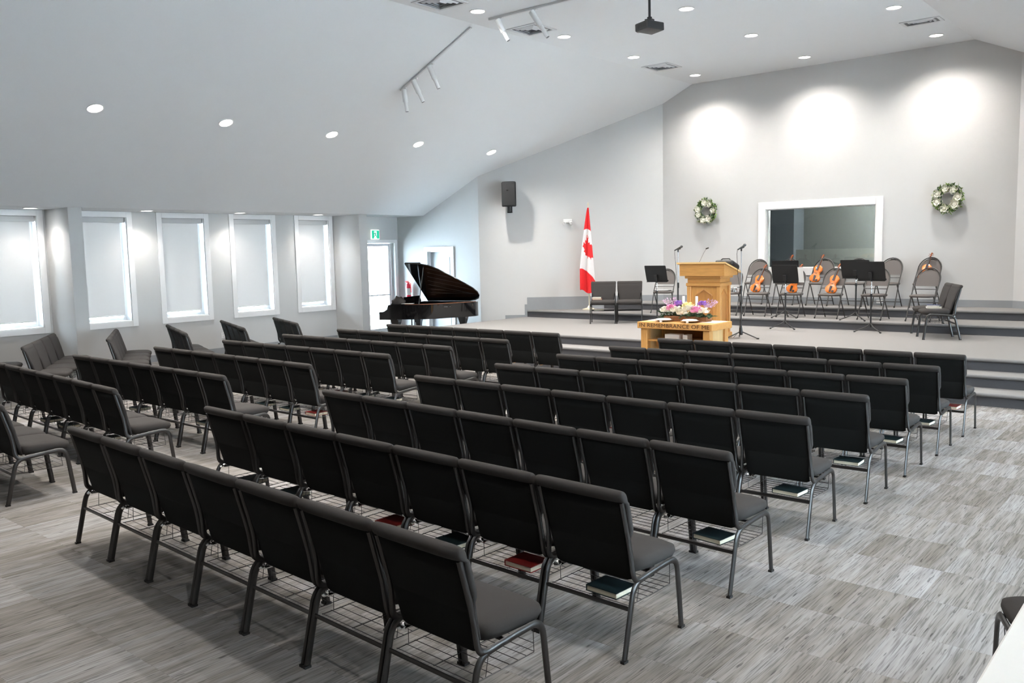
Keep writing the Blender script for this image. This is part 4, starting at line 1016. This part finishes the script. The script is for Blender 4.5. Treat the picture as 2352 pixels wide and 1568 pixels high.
LEAFP = [(.50, .335), (.56, .40), (.66, .37), (.60, .475), (.78, .46), (.75, .50), (.98, .49), (1.0, .68), (.82, .69), (.80, .72), (.62, .665), (.56, .70), (.52, .665), (.36, .66), (.34, .63), (.20, .62), (.26, .585), (.06, .545), (.12, .52), (.10, .475), (.30, .50), (.26, .44), (.40, .45), (.42, .41)]
def inside(px, py, P):
    r_ = False
    for (x1, y1), (x2, y2) in zip(P, P[1:] + P[:1]):
        if (y1 > py) != (y2 > py) and px < (x2 - x1) * (py - y1) / (y2 - y1) + x1: r_ = not r_
    return r_
for j in range(nv):
    for i in range(nu):
        f = bm.faces.new((grid[j][i], grid[j][i+1], grid[j+1][i+1], grid[j+1][i])); u, v = (i + .5) / nu, (j + .5) / nv
        red = v < .245 - .0 * u + .05 * abs(u - .5) or v > .735 + (.11 * (u - .45) / .55 if u > .45 else .0) or inside(u, .27 + (v - .27) * 1.0, [(a_, .30 + (b_ - .335) * .80) for a_, b_ in LEAFP])
        f.material_index = 0 if red else 1; f.smooth = True
me = bpy.data.meshes.new('cloth'); bm.to_mesh(me); bm.free(); me.materials.append(M_RED); me.materials.append(M_FLAGW)
o = bpy.data.objects.new('cloth', me); COL.objects.link(o); o.parent = fl
sm = o.modifiers.new('thickness', 'SOLIDIFY'); sm.thickness = .003
# wreaths
def wreath(x, z, label, seed):
    random.seed(seed)
    t = thing('flower_wreath', label, 'wreath', (x, YB - .06, z), group='wreaths on the stage wall')
    bm = B(); rr_ = .18
    tube(bm, [(rr_ * math.cos(2*math.pi*k/28), 0, rr_ * math.sin(2*math.pi*k/28)) for k in range(29)], .035, 8); obj('ring', bm, mat('brown_twig', (.09, .06, .03), .9, var=.3), t, True)
    for mm, cnt, lo_, hi_ in ((M_LEAF, 300, .11, .26), (M_LEAFD, 200, .10, .25)):
        bm = B()
        for k in range(cnt):
            a = random.uniform(0, 2 * math.pi); r_ = random.uniform(lo_, hi_); ta = a + random.choice((1, -1)) * random.uniform(.4, 1.6)
            leaf(bm, (r_ * math.cos(a), random.uniform(-.05, .0), r_ * math.sin(a)), (math.cos(ta), random.uniform(-.8, .0), math.sin(ta)), random.uniform(.05, .10), random.uniform(.011, .022))
        o = obj('foliage', bm, mm, t); o['kind'] = 'stuff'
    for k in range(7):
        a = 2 * math.pi * k / 7 + random.uniform(-.2, .2); r_ = .185 + random.uniform(-.015, .015)
        b2 = B(); rose(b2, (0, 0, 0), random.uniform(.062, .078)); b2.transform(TR((r_ * math.cos(a), -.05, r_ * math.sin(a))) @ RX(90) @ RZ(random.uniform(0, 360))); obj('bloom', b2, M_ROSEW, t)
    random.seed(7)
wreath(-9.25, 2.86, 'round wreath with ivory flowers on the stage wall, between corner and window', 3)
wreath(-4.25, 2.87, 'round wreath with ivory flowers on the stage wall, above the single padded chairs', 5)
# exit sign
ex = thing('exit_sign', 'white exit sign with green running figure above the glass door', 'sign', (XL + .12, 14.42, 2.55), R(18))
bm = rbox(-.03, .0, -.19, .19, -.12, .12, .008, 2); obj('box', bm, M_EXITW, ex)
bm = B(); bx(bm, 0, .003, -.17, -.075, -.10, .10); bx(bm, 0, .003, .06, .17, -.10, .10); bx(bm, 0, .003, -.075, .06, .085, .10); obj('green_field', bm, M_GREEN, ex)
bm = B()
TF = Matrix(((0, 0, 1, .0035), (1, 0, 0, 0), (0, 1, 0, 0), (0, 0, 0, 1)))
lathe(bm, [(.0, 0), (.016, 0), (.016, .002), (.0, .002)], 12, TF @ TR((-.035, .06, 0)))
for a, b in (((-.035, .04), (-.01, -.01)), ((-.01, -.01), (.03, -.03)), ((.03, -.03), (.03, -.075)), ((-.01, -.01), (-.05, -.04)), ((-.05, -.04), (-.09, -.04)), ((-.03, .03), (-.075, .015)), ((-.03, .03), (.02, .015))):
    tube(bm, [TF @ Vector((*a, .001)), TF @ Vector((*b, .001))], .009, 6)
obj('running_figure', bm, mat('exit_figure_green', (.0, .45, .25), .5), ex)
# fire extinguisher in the alcove
fe = thing('fire_extinguisher', 'red fire extinguisher with a white label on the alcove wall behind the piano', 'fire extinguisher', (-16.22, 15.17, .92))
bm = B(); lathe(bm, [(.0, 0), (.06, 0), (.065, .02), (.065, .30), (.05, .36), (.02, .385), (.02, .40)], 18); obj('cylinder', bm, M_EXTRED, fe, True)
bm = B(); lathe(bm, [(.066, .09), (.0665, .09), (.0665, .26), (.066, .26)], 18, None, False); obj('label_band', bm, M_PAPER, fe, True)
bm = B(); bx(bm, -.02, .02, -.06, .02, .40, .42); bx(bm, -.015, .015, -.09, .01, .43, .445); tube(bm, [(.02, 0, .41), (.09, 0, .38), (.10, 0, .15)], .01, 6); obj('valve', bm, M_RED, fe)
# sockets
so = thing('wall_socket', 'white wall socket low on the window wall below the second blind from the exit', 'socket', (XL, 10.12, .40), R(90))
bm = rbox(-.04, .04, -.008, 0, -.06, .06, .003, 1); obj('plate', bm, M_WHITE, so)
bm = B(); bx(bm, -.018, .018, -.011, -.008, .008, .045); bx(bm, -.018, .018, -.011, -.008, -.045, -.008); obj('outlet', bm, M_VENT, so)
so.rotation_euler = (0, 0, R(90)); 
s2 = thing('wall_socket', 'white socket on the stage wall baseboard behind the folding chairs', 'socket', (-5.47, YB - .012, S2 + .07))
bm = rbox(-.06, .06, -.008, 0, -.035, .035, .003, 1); obj('plate', bm, M_WHITE, s2)
bm = B(); bx(bm, -.045, -.008, -.011, -.008, -.018, .018); bx(bm, .008, .045, -.011, -.008, -.018, .018); obj('outlet', bm, M_VENT, s2)
# small things on and around the chairs
pp = thing('sheet_music_folder', 'open folder of sheet music on the folding chair left of the lectern', 'folder', (-9.55, Y1 - .02, S1 + .4725), R(10))
bm = B(); bx(bm, -.16, .16, -.12, .12, 0, .012); obj('folder', bm, M_BLACK, pp)
bm = B(); bx(bm, -.10, .10, -.09, .09, .012, .018); obj('pages', bm, M_PAPER, pp)
for k, (dx, dy) in enumerate(((-.10, .0), (.0, .03), (.10, -.02))):
    c = thing('small_jar', ['clear glass jar nearest the lectern on the folding chair', 'middle one of three clear glass jars on the folding chair', 'clear glass jar farthest from the lectern on the folding chair'][k], 'jar', (-7.92 + dx, Y1 - .08 + dy, S1 + .4725), group='jars on the chair behind the lectern')
    bm = B(); lathe(bm, [(.0, 0), (.036, 0), (.038, .06), (.03, .075), (.03, .085), (.0, .085)], 14); obj('jar', bm, M_CHROME, c, True)
    bm = B(); lathe(bm, [(.0, .085), (.033, .085), (.033, .10), (.0, .10)], 14); obj('lid', bm, M_WHITE, c, True)
ad = thing('power_adapter', 'small black power adapter with cable on the stage behind the padded chair', 'adapter', (-3.62, 15.86, S0), R(20))
bm = rbox(-.06, .06, -.04, .04, 0, .055, .01, 2); obj('block', bm, M_RUB, ad)
bm = B(); tube(bm, [(.06, 0, .02), (.15, .02, .006), (.3, -.05, .006), (.5, .0, .006)], .005, 5); obj('cable', bm, M_RUB, ad, True)
# white counter at the lower corner of the picture
ct = thing('booth_counter', 'white counter edge in the lower corner of the picture', 'counter', (0, 0, 0))
bm = rbox(-.392, .9, .6, 3.1, 1.06, 1.10, .006, 2); obj('counter_top', bm, M_LEDGE, ct)
bm = B(); bx(bm, -.30, .86, .66, 3.04, 0, 1.06); obj('base_panel', bm, M_WALL, ct)
